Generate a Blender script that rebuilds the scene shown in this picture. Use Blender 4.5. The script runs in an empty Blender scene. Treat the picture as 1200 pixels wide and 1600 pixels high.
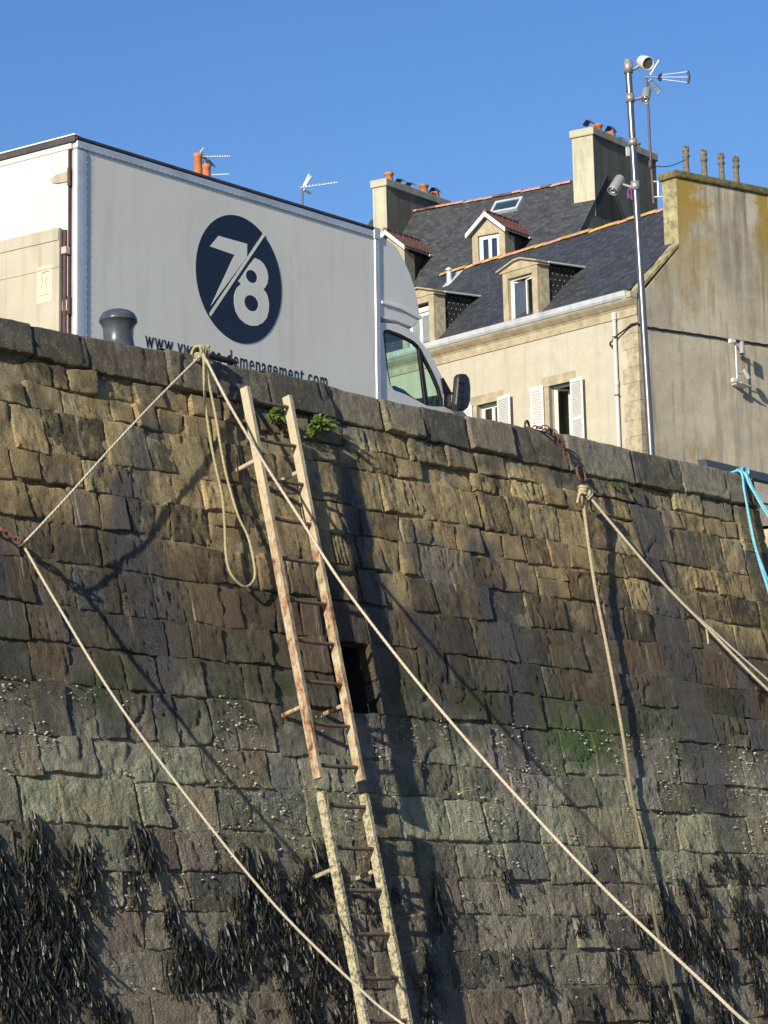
import bpy, bmesh, math, random
import numpy as np
from mathutils import Vector, Matrix
from mathutils.geometry import tessellate_polygon
random.seed(7); RNG = np.random.default_rng(7)
SC = bpy.context.scene
COL = SC.collection
V = Vector
# ------------------------------------------------------------------ camera, sky, sun, exposure
F, PIT, ROL = 4425.87, .139272, .0265615
_cp, _sp, _cr, _sr = math.cos(PIT), math.sin(PIT), math.cos(ROL), math.sin(ROL)
RG = V((_cr, _sr*_sp, -_sr*_cp)); UP = V((_sr, -_cr*_sp, _cr*_cp)); FW = V((0, _cp, _sp))
cam = bpy.data.cameras.new('camera'); cam_o = bpy.data.objects.new('camera', cam); COL.objects.link(cam_o)
cam.sensor_fit = 'HORIZONTAL'; cam.sensor_width = 36; cam.lens = F/1200*36
cam.clip_start = .5; cam.clip_end = 6000
m = Matrix.Identity(4)
for i in range(3):
    m[i][0], m[i][1], m[i][2] = RG[i], UP[i], -FW[i]
cam_o.matrix_world = m
SC.camera = cam_o

WYAW, WGR, BAT = math.radians(40.5), .026, .22          # quay wall: heading, fall of the quay, batter
wd = V((math.sin(WYAW), math.cos(WYAW), -WGR)).normalized()
wn = V((math.cos(WYAW), -math.sin(WYAW), 0))
SUN_SIDE, SUN_DROP = .21, .385
sun_dir = (V((wd.x, wd.y, 0)).normalized() - SUN_SIDE*wn - SUN_DROP*V((0, 0, 1))).normalized()   # the way the light travels
sun = bpy.data.lights.new('sun', 'SUN'); sun_o = bpy.data.objects.new('sun', sun); COL.objects.link(sun_o)
sun.energy = 5.0; sun.angle = math.radians(.53); sun.color = (1, .905, .73)
sun_o.rotation_euler = sun_dir.to_track_quat('-Z', 'Y').to_euler()
sun_o.location = -sun_dir*60
W = bpy.data.worlds.new('World'); SC.world = W; W.use_nodes = True
wt = W.node_tree; bg = wt.nodes['Background']
sky = wt.nodes.new('ShaderNodeTexSky'); sky.sky_type = 'NISHITA'; sky.sun_disc = False
sky.sun_elevation = math.asin(-sun_dir.z)
sky.sun_rotation = math.atan2(-sun_dir.x, -sun_dir.y)
sky.air_density = 1.0; sky.dust_density = .25; sky.ozone_density = 3.2; sky.altitude = 0
hs = wt.nodes.new('ShaderNodeHueSaturation'); hs.inputs['Saturation'].default_value = 1.22; hs.inputs['Hue'].default_value = .513
wt.links.new(sky.outputs[0], hs.inputs['Color']); wt.links.new(hs.outputs[0], bg.inputs[0]); bg.inputs[1].default_value = .100
SC.view_settings.view_transform = 'Standard'; SC.view_settings.look = 'None'
SC.view_settings.exposure = .42; SC.view_settings.gamma = 1; SC.view_settings.use_curve_mapping = False
SC.cycles.max_bounces = 8; SC.cycles.transparent_max_bounces = 12; SC.cycles.use_denoising = True

# ------------------------------------------------------------------ small helpers
def ray(x, y): return RG*((x-600)/F) - UP*((y-800)/F) + FW
def atY(x, y, Y):
    v = ray(x, y); return v*(Y/v.y)
def onp(x, y, p0, n):
    v = ray(x, y); return v*(p0.dot(n)/v.dot(n))

def hsh(ix, iy, s):
    h = (ix.astype(np.int64)*374761393 + iy.astype(np.int64)*668265263 + int(s)*974634777) & 0x7fffffff
    h = ((h ^ (h >> 13))*1274126177) & 0x7fffffff
    return ((h ^ (h >> 16)) & 0xffff)/65535.0
def vnoise(x, y, s=0):
    x = np.asarray(x, float); y = np.asarray(y, float)
    ix, iy = np.floor(x), np.floor(y); fx, fy = x-ix, y-iy
    fx = fx*fx*(3-2*fx); fy = fy*fy*(3-2*fy); ix = ix.astype(int); iy = iy.astype(int)
    a = hsh(ix, iy, s); b = hsh(ix+1, iy, s); c = hsh(ix, iy+1, s); d = hsh(ix+1, iy+1, s)
    return (a+(b-a)*fx)*(1-fy) + (c+(d-c)*fx)*fy - .5
def fbm(x, y, s=0, o=4):
    r = 0; k = 1
    for i in range(o):
        r = r + vnoise(x*k, y*k, s+i*17)/k; k *= 2
    return r

class Fr:
    """a local frame: origin o and three axes"""
    def __init__(s, o, a, b, c): s.o, s.a, s.b, s.c = V(o), V(a), V(b), V(c)
    def __call__(s, x, y, z): return s.o + s.a*x + s.b*y + s.c*z
WORLD = Fr((0, 0, 0), (1, 0, 0), (0, 1, 0), (0, 0, 1))

class MB:
    def __init__(s): s.v = []; s.f = []; s.mi = []; s.sm = []; s.m = 0; s.uv = None
    def add(s, vs, fs, smooth=False):
        k = len(s.v); s.v += [V(p) for p in vs]
        for f in fs: s.f.append([i+k for i in f]); s.mi.append(s.m); s.sm.append(smooth)
        return s
    def quad(s, *p): return s.add(p, [range(len(p))])
    def box(s, fr, x0, x1, y0, y1, z0, z1):
        p = [fr(x, y, z) for z in (z0, z1) for y in (y0, y1) for x in (x0, x1)]
        return s.add(p, [(0, 2, 3, 1), (4, 5, 7, 6), (0, 1, 5, 4), (2, 6, 7, 3), (0, 4, 6, 2), (1, 3, 7, 5)])
    def prism(s, poly, ext, holes=()):
        """polygon (3-D points) with holes, pushed along ext"""
        loops = [list(poly)] + [list(h) for h in holes]
        tri = tessellate_polygon([[V(p) for p in l] for l in loops])
        flat = [V(p) for l in loops for p in l]; n = len(flat); e = V(ext)
        fs = [t for t in tri] + [tuple(i+n for i in reversed(t)) for t in tri]
        k = 0
        for l in loops:
            for i in range(len(l)):
                j = (i+1) % len(l); fs.append((k+i, k+j, k+j+n, k+i+n))
            k += len(l)
        return s.add(flat+[p+e for p in flat], fs)
    def tube(s, pts, r, seg=8, cap=True, closed=False, smooth=True):
        pts = [V(p) for p in pts]; n = len(pts)
        rs = r if isinstance(r, (list, tuple)) else [r]*n
        vs = []; fs = []
        t0 = (pts[1]-pts[0]).normalized()
        u = t0.orthogonal().normalized()
        for i in range(n):
            if closed: t = (pts[(i+1) % n]-pts[i-1])
            else: t = pts[min(i+1, n-1)]-pts[max(i-1, 0)]
            t.normalize(); u = (u - t*u.dot(t)).normalized(); w = t.cross(u)
            for k in range(seg):
                an = 2*math.pi*k/seg
                vs.append(pts[i] + (u*math.cos(an)+w*math.sin(an))*rs[i])
        for i in range(n if closed else n-1):
            j = (i+1) % n
            for k in range(seg):
                l = (k+1) % seg; fs.append((i*seg+k, i*seg+l, j*seg+l, j*seg+k))
        s.add(vs, fs, smooth)
        if cap and not closed:
            s.add(vs[:seg], [tuple(range(seg))[::-1]]); s.add(vs[-seg:], [tuple(range(seg))])
        return s
    def lathe(s, prof, base, axis=(0, 0, 1), seg=20, smooth=True):
        ax = V(axis).normalized(); u = ax.orthogonal().normalized(); w = ax.cross(u); vs = []; fs = []
        for r, z in prof:
            for k in range(seg):
                an = 2*math.pi*k/seg; vs.append(V(base)+ax*z+(u*math.cos(an)+w*math.sin(an))*max(r, 1e-4))
        for i in range(len(prof)-1):
            for k in range(seg):
                l = (k+1) % seg; fs.append((i*seg+k, i*seg+l, (i+1)*seg+l, (i+1)*seg+k))
        return s.add(vs, fs, smooth)
    def build(s, name, mat, parent=None, bevel=0, uv=None, fix=True, bseg=2, kind=None, label=None, autosmooth=False):
        me = bpy.data.meshes.new(name)
        root = parent
        off = V((0, 0, 0))
        while root is not None:
            off += root.location; root = root.parent
        me.from_pydata([tuple(p-off) for p in s.v], [], [tuple(f) for f in s.f])
        ms = mat if isinstance(mat, (list, tuple)) else [mat]
        for q in ms: me.materials.append(q)
        me.polygons.foreach_set('material_index', s.mi); me.polygons.foreach_set('use_smooth', s.sm)
        if fix or bevel:
            bm = bmesh.new(); bm.from_mesh(me)
            if fix:
                bmesh.ops.remove_doubles(bm, verts=bm.verts, dist=1e-5)
                bmesh.ops.recalc_face_normals(bm, faces=bm.faces)
            if bevel:
                es = [e for e in bm.edges if len(e.link_faces) == 2 and e.calc_face_angle(0) > .5]
                bmesh.ops.bevel(bm, geom=es, offset=bevel, segments=bseg, affect='EDGES', profile=.5, clamp_overlap=True)
                if autosmooth:
                    for f in bm.faces: f.smooth = True
            bm.to_mesh(me); bm.free()
        if s.uv is not None:
            l = me.uv_layers.new(name='uv')
            vi = np.empty(len(me.loops), int); me.loops.foreach_get('vertex_index', vi)
            l.data.foreach_set('uv', np.asarray(s.uv, np.float32)[vi].ravel())
        elif uv is not None:
            o, a, b = V(uv[0])-off, V(uv[1]), V(uv[2])
            l = me.uv_layers.new(name='uv')
            co = np.empty(len(me.vertices)*3); me.vertices.foreach_get('co', co); co = co.reshape(-1, 3)-np.array(o)
            vi = np.empty(len(me.loops), int); me.loops.foreach_get('vertex_index', vi)
            l.data.foreach_set('uv', np.stack([co@np.array(a), co@np.array(b)], 1)[vi].ravel())
        me.update()
        ob = bpy.data.objects.new(name, me); COL.objects.link(ob)
        if parent is not None: ob.parent = parent
        if kind: ob['kind'] = kind
        if label: ob['label'] = label
        return ob

def thing(name, label, cat, loc=(0, 0, 0), group=None):
    o = bpy.data.objects.new(name, None); COL.objects.link(o); o.location = loc; o.empty_display_size = .2
    o['label'] = label; o['category'] = cat
    if group: o['group'] = group
    return o
def tag(o, label, cat, group=None):
    o['label'] = label; o['category'] = cat
    if group: o['group'] = group
    return o
def node_empty(name, parent, loc):
    """a part that has sub-parts but no mesh of its own"""
    o = bpy.data.objects.new(name, None); COL.objects.link(o); o.parent = parent; o.location = V(loc)-parent.location
    o.empty_display_size = .1
    return o
def smooth_path(pts, n=8):
    """Catmull-Rom through the points"""
    pts = [V(p) for p in pts]; out = []
    for i in range(len(pts)-1):
        p0 = pts[max(i-1, 0)]; p1 = pts[i]; p2 = pts[i+1]; p3 = pts[min(i+2, len(pts)-1)]
        for k in range(n):
            t = k/n
            out.append(.5*((2*p1)+(p2-p0)*t+(2*p0-5*p1+4*p2-p3)*t*t+(3*p1-p0-3*p2+p3)*t**3))
    out.append(pts[-1]); return out

# ------------------------------------------------------------------ node shorthand
class G:
    def __init__(s, name, rough=.8, spec=.3, metal=0):
        s.mat = bpy.data.materials.new(name); s.mat.use_nodes = True
        s.t = s.mat.node_tree; s.b = s.t.nodes['Principled BSDF']; s.out = s.t.nodes['Material Output']
        s.b.inputs['Roughness'].default_value = rough; s.b.inputs['Metallic'].default_value = metal
        s.b.inputs['Specular IOR Level'].default_value = spec
    def put(s, sock, v):
        if isinstance(v, bpy.types.NodeSocket): s.t.links.new(v, sock)
        elif isinstance(v, (tuple, list)) and len(v) == 3 and sock.type == 'RGBA': sock.default_value = (*v, 1)
        else: sock.default_value = v
    def n(s, typ, **props):
        nd = s.t.nodes.new('ShaderNode'+typ)
        for k, v in props.items(): setattr(nd, k, v)
        return nd
    def uv(s): return s.n('UVMap').outputs[0]
    def obj(s): return s.n('TexCoord').outputs['Object']
    def rand(s): return s.n('ObjectInfo').outputs['Random']
    def geo(s): return s.n('NewGeometry').outputs['Position']
    def map(s, vec, scale=(1, 1, 1), loc=(0, 0, 0), rot=(0, 0, 0)):
        nd = s.n('Mapping'); s.put(nd.inputs[0], vec); s.put(nd.inputs[1], loc); s.put(nd.inputs[2], rot); s.put(nd.inputs[3], scale); return nd.outputs[0]
    def noise(s, vec, scale=5, det=4, rough=.55, dist=0):
        nd = s.n('TexNoise'); s.put(nd.inputs['Vector'], vec); nd.inputs['Scale'].default_value = scale
        nd.inputs['Detail'].default_value = det; nd.inputs['Roughness'].default_value = rough; nd.inputs['Distortion'].default_value = dist
        return nd.outputs[0]
    def vor(s, vec, scale=5, feat='F1', out=0):
        nd = s.n('TexVoronoi', feature=feat); s.put(nd.inputs['Vector'], vec); nd.inputs['Scale'].default_value = scale; return nd.outputs[out]
    def ramp(s, fac, stops, interp='LINEAR'):
        nd = s.n('ValToRGB'); s.put(nd.inputs[0], fac); cr = nd.color_ramp; cr.interpolation = interp
        while len(cr.elements) < len(stops): cr.elements.new(.5)
        for e, (p, c) in zip(cr.elements, stops):
            e.position = p; e.color = (*c, 1) if isinstance(c, (tuple, list)) else (c, c, c, 1)
        return nd.outputs[0]
    def mix(s, fac, a, b, typ='MIX'):
        nd = s.n('Mix', data_type='RGBA', blend_type=typ); s.put(nd.inputs[0], fac); s.put(nd.inputs[6], a); s.put(nd.inputs[7], b); return nd.outputs[2]
    def math(s, op, a, b=0, c=0, clamp=False):
        nd = s.n('Math', operation=op, use_clamp=clamp); s.put(nd.inputs[0], a); s.put(nd.inputs[1], b); s.put(nd.inputs[2], c); return nd.outputs[0]
    def mr(s, v, a, b, c=0., d=1.):
        nd = s.n('MapRange'); s.put(nd.inputs[0], v)
        for i, q in enumerate((a, b, c, d)): nd.inputs[i+1].default_value = q
        return nd.outputs[0]
    def sep(s, v):
        nd = s.n('SeparateXYZ'); s.put(nd.inputs[0], v); return nd.outputs
    def bump(s, h, st=.5, dist=.01, nrm=None):
        nd = s.n('Bump'); nd.inputs['Strength'].default_value = st; nd.inputs['Distance'].default_value = dist; s.put(nd.inputs['Height'], h)
        if nrm is not None: s.put(nd.inputs['Normal'], nrm)
        return nd.outputs[0]
    def col(s, c): s.put(s.b.inputs['Base Color'], c); return s
    def rgh(s, r): s.put(s.b.inputs['Roughness'], r); return s
    def nrm(s, n): s.put(s.b.inputs['Normal'], n); return s

def simple(name, c, rough=.7, metal=0, var=.15, scale=6, bump=0, spec=.3, dirt=None):
    g = G(name, rough, spec, metal); o = g.obj()
    nz = g.noise(o, scale, 5, .6)
    a = tuple(x*(1-var) for x in c); b = tuple(min(1, x*(1+var)) for x in c)
    k = g.ramp(nz, [(.3, a), (.7, b)])
    if dirt: k = g.mix(g.mr(g.noise(o, scale*.4, 6, .65), .5, .72), k, dirt)
    g.col(k); g.rgh(g.mr(nz, .3, .7, max(0, rough-.08), min(1, rough+.08)))
    if bump: g.nrm(g.bump(g.noise(o, scale*5, 4, .6), .5, bump))
    return g.mat
# ------------------------------------------------------------------ materials
def stone_mat(name, mortar=False):
    g = G(name, .85, .5); uv = g.uv(); h = g.sep(uv)[1]; a = g.sep(uv)[0]
    rnd = g.rand()
    big = g.noise(uv, 1.1, 4, .6); mid = g.noise(uv, 6, 6, .68); fine = g.noise(uv, 55, 4, .75)
    tool = g.noise(g.map(uv, (46, 8, 1)), 1, 4, .65, .5)
    streak = g.noise(g.map(uv, (7, .8, 1)), 1, 6, .68, .5)
    hw = g.math('ADD', h, g.mr(big, .25, .75, -.42, .42))
    t = g.mr(hw, 0, 6)
    k = 1/6
    lo = g.ramp(t, [(0, (.10, .095, .08)), (.2*k, (.09, .085, .065)), (.42*k, (.085, .073, .040)), (1.25*k, (.07, .058, .030)), (1.75*k, (.042, .034, .021)), (2.4*k, (.038, .037, .022)), (2.75*k, (.10, .09, .076)), (3.3*k, (.115, .12, .075)), (3.9*k, (.09, .082, .06)), (5.2*k, (.058, .051, .038))])
    hi = g.ramp(t, [(0, (.46, .415, .32)), (.2*k, (.45, .40, .275)), (.42*k, (.76, .60, .30)), (1.25*k, (.66, .50, .235)), (1.7*k, (.175, .130, .075)), (2.4*k, (.125, .110, .06)), (2.75*k, (.42, .37, .31)), (3.3*k, (.52, .53, .34)), (3.9*k, (.42, .38, .275)), (5.2*k, (.37, .315, .235))])
    f = g.math('ADD', g.math('MULTIPLY', mid, .62), g.math('MULTIPLY', fine, .42))
    f = g.math('ADD', f, g.math('MULTIPLY', tool, g.mr(h, .15, .35, .0, .16)))
    f = g.math('ADD', f, g.mr(rnd, 0, 1, -.15, .15))
    c = g.mix(g.mr(f, .42, .77), lo, hi)
    # blue-grey patches painting soft bluish shade, not kept to single stones
    bl = g.noise(g.map(uv, (1.0, .75, 1), (5.2, 1.7, 0)), 1.25, 5, .6)
    r2 = g.math('FRACT', g.math('MULTIPLY', rnd, 7.31))
    blue = g.math('MULTIPLY', g.mr(g.math('ADD', bl, g.mr(r2, 0, 1, -.09, .09)), .58, .66), g.mr(h, .3, .6))
    c = g.mix(g.math('MULTIPLY', blue, .75), c, g.mix(g.mr(f, .36, .8), (.05, .055, .062), (.20, .205, .21)))
    r3 = g.math('FRACT', g.math('MULTIPLY', rnd, 13.7))
    c = g.mix(g.mr(r3, .5, 1, 0, .35), c, (.26, .15, .07))
    # dark wet runs and pale lime runs down the face
    c = g.mix(g.math('MULTIPLY', g.mr(streak, .54, .70), g.mr(h, .15, .4, .3, .85)), c, (.024, .023, .020))
    s2 = g.noise(g.map(uv, (11, .9, 1), (3.7, 9.1, 0)), 1, 5, .65, .4)
    lime = g.math('MULTIPLY', g.mr(s2, .60, .66), g.mr(h, 2.5, 1.6))
    lime = g.math('MULTIPLY', lime, g.mr(h, .15, .5))
    c = g.mix(g.math('MULTIPLY', lime, .8), c, (.55, .49, .35))
    # algae
    al = g.noise(uv, 2.3, 5, .65)
    band = g.math('MULTIPLY', g.mr(h, 2.15, 2.45), g.mr(h, 2.95, 2.65))
    band = g.math('MULTIPLY', band, g.mr(al, .42, .6))
    c = g.mix(g.math('MULTIPLY', band, .88), c, g.mix(mid, (.028, .042, .010), (.065, .09, .022)))
    dx = g.math('MULTIPLY', g.math('SUBTRACT', a, 3.05), 1.5); dy = g.math('MULTIPLY', g.math('SUBTRACT', h, 2.66), 3.0)
    dd = g.math('SQRT', g.math('ADD', g.math('MULTIPLY', dx, dx), g.math('MULTIPLY', dy, dy)))
    dd = g.math('ADD', dd, g.mr(g.noise(uv, 3.5, 6, .72), .25, .75, -.8, .8))
    c = g.mix(g.math('MULTIPLY', g.mr(dd, 1.15, .2), .88), c, g.mix(g.mr(fine, .3, .7), (.03, .075, .008), (.10, .22, .025)))
    mossy = g.math('MULTIPLY', g.math('MULTIPLY', g.mr(g.noise(uv, 2.6, 5, .6), .53, .64), g.mr(h, .12, .24)), g.mr(h, .8, .42))
    c = g.mix(g.math('MULTIPLY', mossy, .85), c, (.055, .06, .016))
    # lichen dots on the coping
    dots = g.math('MULTIPLY', g.mr(g.noise(uv, 30, 3, .6), .64, .70), g.mr(h, .3, .15))
    c = g.mix(g.math('MULTIPLY', dots, .55), c, (.45, .43, .34))
    if mortar:
        c = g.mix(g.math('MULTIPLY', g.mr(mid, .46, .64), g.mr(h, 2.4, 1.2, .12, .8)), c, (.46, .40, .28))
    # broad bands of bluish shade painted into the stone, running down the batter
    wob = g.mr(big, .2, .8, -.22, .22); shade_band = 0.0
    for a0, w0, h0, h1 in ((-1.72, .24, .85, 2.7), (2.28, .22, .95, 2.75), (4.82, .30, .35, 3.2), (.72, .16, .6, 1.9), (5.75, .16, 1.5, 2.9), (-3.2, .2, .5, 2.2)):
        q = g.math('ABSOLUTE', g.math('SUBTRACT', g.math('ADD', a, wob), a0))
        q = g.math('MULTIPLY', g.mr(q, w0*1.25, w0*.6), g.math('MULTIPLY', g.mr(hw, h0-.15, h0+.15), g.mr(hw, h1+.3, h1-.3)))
        shade_band = g.math('MAXIMUM', shade_band, q)
    shade_band = g.math('MULTIPLY', shade_band, g.mr(g.noise(g.map(uv, (3, 1.2, 1)), 1.6, 5, .65), .30, .50))
    c = g.mix(g.math('MULTIPLY', shade_band, .85), c, g.mix(g.mr(f, .36, .8), (.022, .024, .029), (.085, .090, .102)))
    # fine barnacle skin below the tide line
    bs = g.math('MULTIPLY', g.mr(g.vor(g.map(uv, (1, 1, 1), (.7, .3, 0)), 95), .30, .10), g.mr(hw, 2.6, 3.3))
    bs = g.math('MULTIPLY', bs, g.mr(g.noise(uv, 4, 4, .6), .40, .58))
    c = g.mix(g.math('MULTIPLY', bs, .7), c, (.46, .44, .36))
    g.col(c)
    # relief: tooling along the batter, pits, grain; barnacle crust low down
    pit = g.noise(uv, 70, 5, .75); lump = g.noise(uv, 22, 4, .65)
    crust = g.math('MULTIPLY', g.vor(uv, 42), g.mr(h, 2.6, 3.3))
    hgt = g.math('ADD', g.math('MULTIPLY', tool, g.mr(h, 3.0, 2.2, .3, .75)), g.math('MULTIPLY', pit, 1.5))
    hgt = g.math('ADD', hgt, g.math('MULTIPLY', lump, .8))
    hgt = g.math('SUBTRACT', hgt, g.math('MULTIPLY', crust, .9))
    g.nrm(g.bump(hgt, 1.0, .036))
    wet = g.math('MULTIPLY', g.mr(h, 1.2, 1.9), g.mr(streak, .4, .6))
    g.rgh(g.math('SUBTRACT', g.mr(wet, 0, 1, .78, .56), g.math('MULTIPLY', shade_band, .26)))
    return g.mat
M = {}
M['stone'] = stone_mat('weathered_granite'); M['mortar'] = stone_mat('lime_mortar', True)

def render_mat(name, base, stain, dark, streaky=.5, rust=None, top=None, edges=None):
    """painted or bare lime render in metres: uv x = along, y = up"""
    g = G(name, .9, .2); uv = g.uv()
    n1 = g.noise(uv, .55, 6, .62); n2 = g.noise(uv, 3.2, 5, .65); st = g.noise(g.map(uv, (3.2, .28, 1)), 1, 6, .68, .5)
    c = g.mix(g.mr(n2, .35, .7), base, tuple(x*.86 for x in base))
    c = g.mix(g.mr(n1, .42, .68), c, stain)
    c = g.mix(g.math('MULTIPLY', g.mr(st, .5, .72), streaky), c, dark)
    if rust:
        r = g.noise(g.map(uv, (1.4, .7, 1), (4, 2, 0)), 1, 5, .65)
        c = g.mix(g.math('MULTIPLY', g.mr(r, .54, .68), .6), c, rust)
    if top:   # lichen that follows the upper part
        zy = g.sep(uv)[1]
        r = g.math('MULTIPLY', g.mr(g.noise(uv, 1.3, 6, .68), .42, .56), g.mr(zy, top[0], top[1]))
        if edges:
            xx = g.sep(uv)[0]
            ed = g.math('MAXIMUM', g.mr(xx, edges[1], edges[0]), g.mr(xx, edges[2], edges[3]))
            r = g.math('MULTIPLY', g.mr(g.math('ADD', g.noise(uv, 1.3, 6, .7), g.math('MULTIPLY', g.math('SUBTRACT', ed, .42), .40)), .46, .60), g.mr(zy, top[0], top[1]))
            # soot and damp running from under the cap
            so = g.math('MULTIPLY', g.mr(g.noise(g.map(uv, (2.2, .22, 1), (1.3, 0, 0)), 1, 6, .7, .4), .47, .62), g.mr(zy, 13.8, 17.6))
            c = g.mix(g.math('MULTIPLY', so, .7), c, (.10, .095, .085))
        c = g.mix(g.math('MULTIPLY', r, .9), c, top[2])
    if edges:   # flaked pale patches and hairline cracks
        pt = g.noise(uv, 2.2, 7, .75, .6)
        c = g.mix(g.math('MULTIPLY', g.mr(pt, .62, .68), .45), c, (.56, .53, .46))
        gr = g.noise(uv, 11, 6, .75)
        c = g.mix(g.math('MULTIPLY', g.mr(gr, .54, .68), .35), c, (.20, .175, .13))
    g.col(c); g.nrm(g.bump(g.noise(uv, 22, 5, .7), .45, .02)); return g.mat
M['cream'] = render_mat('cream_render', (.475, .445, .365), (.42, .385, .30), (.27, .25, .21), .45)
M['gable'] = render_mat('stained_render', (.56, .50, .385), (.345, .305, .235), (.165, .155, .135), .8, (.34, .235, .10), (14.9, 17.2, (.36, .24, .035)), (1.5, 3.3, 3.9, 4.8))
M['chimney'] = render_mat('chimney_render', (.49, .47, .37), (.38, .36, .25), (.17, .17, .115), .75)
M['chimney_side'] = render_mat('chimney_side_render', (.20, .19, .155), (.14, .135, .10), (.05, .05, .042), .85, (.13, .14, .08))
M['lichen'] = simple('lichen_stone', (.29, .265, .15), .95, 0, .5, 5, .02, dirt=(.13, .13, .065))
M['moss'] = simple('moss_stone', (.17, .15, .07), .95, 0, .5, 10, .02, dirt=(.045, .045, .035))
M['sandstone'] = simple('sandstone_trim', (.36, .31, .215), .88, 0, .25, 4, .008, dirt=(.27, .23, .16))
M['quoin'] = simple('quoin_stone', (.36, .315, .22), .9, 0, .3, 7, .012, dirt=(.24, .19, .11))
M['zinc'] = simple('zinc_sheet', (.62, .66, .70), .45, .35, .1, 3, 0, .4, dirt=(.42, .45, .48))
M['white'] = simple('white_paint', (.66, .65, .62), .5, 0, .05, 5)
M['shutter'] = simple('white_shutter_paint', (.68, .675, .65), .5, 0, .05, 5)
M['dark_room'] = simple('dark_room', (.035, .032, .03), .9, 0, .2, 3)
M['curtain'] = simple('net_curtain', (.55, .54, .52), .9, 0, .15, 6)
M['terra'] = simple('terracotta', (.42, .16, .075), .85, 0, .3, 5, .004, dirt=(.22, .11, .07))
M['pot_grey'] = simple('lichened_pot', (.15, .135, .095), .9, 0, .45, 14, .006, dirt=(.09, .085, .075))
M['red_tile'] = simple('red_clay_tile', (.14, .07, .058), .85, 0, .35, 6, .006, dirt=(.15, .095, .075))
M['orange_tile'] = simple('orange_lichened_tile', (.50, .29, .09), .9, 0, .35, 3, .01, dirt=(.48, .38, .18))
M['pink_tile'] = simple('pink_ridge_tile', (.50, .24, .19), .85, 0, .22, 4, .005, dirt=(.33, .19, .15))
M['black'] = simple('black_plastic', (.022, .022, .024), .42, 0, .2, 8, 0, .5)
M['rubber'] = simple('black_rubber', (.02, .02, .02), .8)
M['seal'] = simple('dark_red_brown_seal', (.075, .045, .045), .7, 0, .4, 14)
M['stainless'] = simple('stainless_tube', (.20, .19, .182), .30, .8, .06, 3)
M['lampgrey'] = simple('grey_lamp_paint', (.30, .31, .31), .5, .2, .1, 8)
M['lamppale'] = simple('pale_lamp_paint', (.55, .57, .50), .5, .1, .1, 8)
M['clamp'] = simple('brushed_clamp', (.34, .33, .32), .42, .5, .1, 6)
M['lens'] = simple('lamp_lens', (.10, .10, .10), .15, 0, .5, 60, 0, .6)
M['reflector'] = simple('lamp_reflector', (.75, .74, .70), .2, .8, .3, 40)
M['aerial'] = simple('aerial_aluminium', (.85, .86, .88), .35, .35, .1, 10)
M['aerial_blue'] = simple('aerial_blue_grey', (.25, .34, .50), .5, .3, .15, 10)
M['mast'] = simple('aerial_mast', (.12, .085, .09), .6, .3, .25, 10)
M['cable'] = simple('black_cable', (.03, .027, .03), .7)
M['pvc'] = simple('grey_downpipe', (.52, .52, .50), .6, 0, .1, 4)
M['slateblue'] = simple('slate_blue_paint', (.085, .095, .125), .55, .1, .12, 5)
M['purple'] = simple('purple_cloth', (.20, .06, .22), .9)
M['bird'] = simple('dark_feathers', (.03, .03, .035), .7)
M['paper'] = simple('faded_paper', (.58, .50, .38), .8, 0, .1, 20, dirt=(.50, .43, .36))
M['ink'] = simple('faded_ink', (.20, .17, .20), .8)
M['navy'] = simple('navy_vinyl', (.008, .012, .032), .38, 0, .1, 4, 0, .4)
M['text'] = simple('dark_lettering', (.012, .014, .025), .45)
M['sheet'] = simple('crumpled_blue_cloth', (.10, .15, .27), .8, 0, .3, 10)
M['grass'] = simple('leaf_green', (.10, .17, .03), .6, 0, .35, 12)
M['grass_dry'] = simple('dry_stem', (.22, .17, .075), .8, 0, .3, 12)
M['ivy'] = simple('dark_leaf_green', (.05, .10, .025), .6, 0, .35, 12)
M['asphalt'] = simple('asphalt', (.05, .05, .052), .9, 0, .2, 30, .004)
M['mud'] = simple('harbour_mud', (.085, .075, .055), .6, 0, .3, 2, .03)
M['limpet'] = simple('limpet_shell', (.33, .31, .26), .8, 0, .45, 30, dirt=(.15, .13, .11))

def slate(name, tint):
    g = G(name, .5, .45); uv = g.uv()
    br = g.n('TexBrick'); g.put(br.inputs['Vector'], uv); br.inputs['Scale'].default_value = 1
    br.inputs['Brick Width'].default_value = .2; br.inputs['Row Height'].default_value = .12; br.inputs['Mortar Size'].default_value = .006
    br.inputs['Mortar Smooth'].default_value = .3; br.inputs['Bias'].default_value = 0
    br.inputs['Color1'].default_value = (.2, .2, .2, 1); br.inputs['Color2'].default_value = (.8, .8, .8, 1); br.inputs['Mortar'].default_value = (0, 0, 0, 1)
    n1 = g.noise(uv, .7, 6, .65); n2 = g.noise(uv, 6, 5, .65)
    v = g.math('ADD', g.math('MULTIPLY', g.sep(br.outputs[0])[0], .5), g.math('MULTIPLY', n2, .6))
    c = g.ramp(v, [(.2, tuple(x*.5 for x in tint)), (.5, tint), (.85, tuple(x*1.9 for x in tint))])
    c = g.mix(g.math('MULTIPLY', g.mr(n1, .55, .72), .55), c, (.09, .09, .065))
    c = g.mix(g.math('MULTIPLY', g.mr(g.noise(g.map(uv, (1, 2.2, 1)), 3.3, 4, .6), .69, .75), .7), c, (.40, .40, .37))
    g.col(c)
    saw = g.math('FRACT', g.math('DIVIDE', g.sep(uv)[1], .12))
    hg = g.math('ADD', g.math('MULTIPLY', saw, -.55), g.math('ADD', g.math('MULTIPLY', br.outputs[1], -.6), g.math('MULTIPLY', n2, .5)))
    g.nrm(g.bump(hg, .7, .02)); g.rgh(g.mr(n2, .3, .7, .42, .68)); return g.mat
M['slate'] = slate('roof_slate', (.036, .040, .048)); M['slate_back'] = slate('old_roof_slate', (.045, .049, .055))
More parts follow.
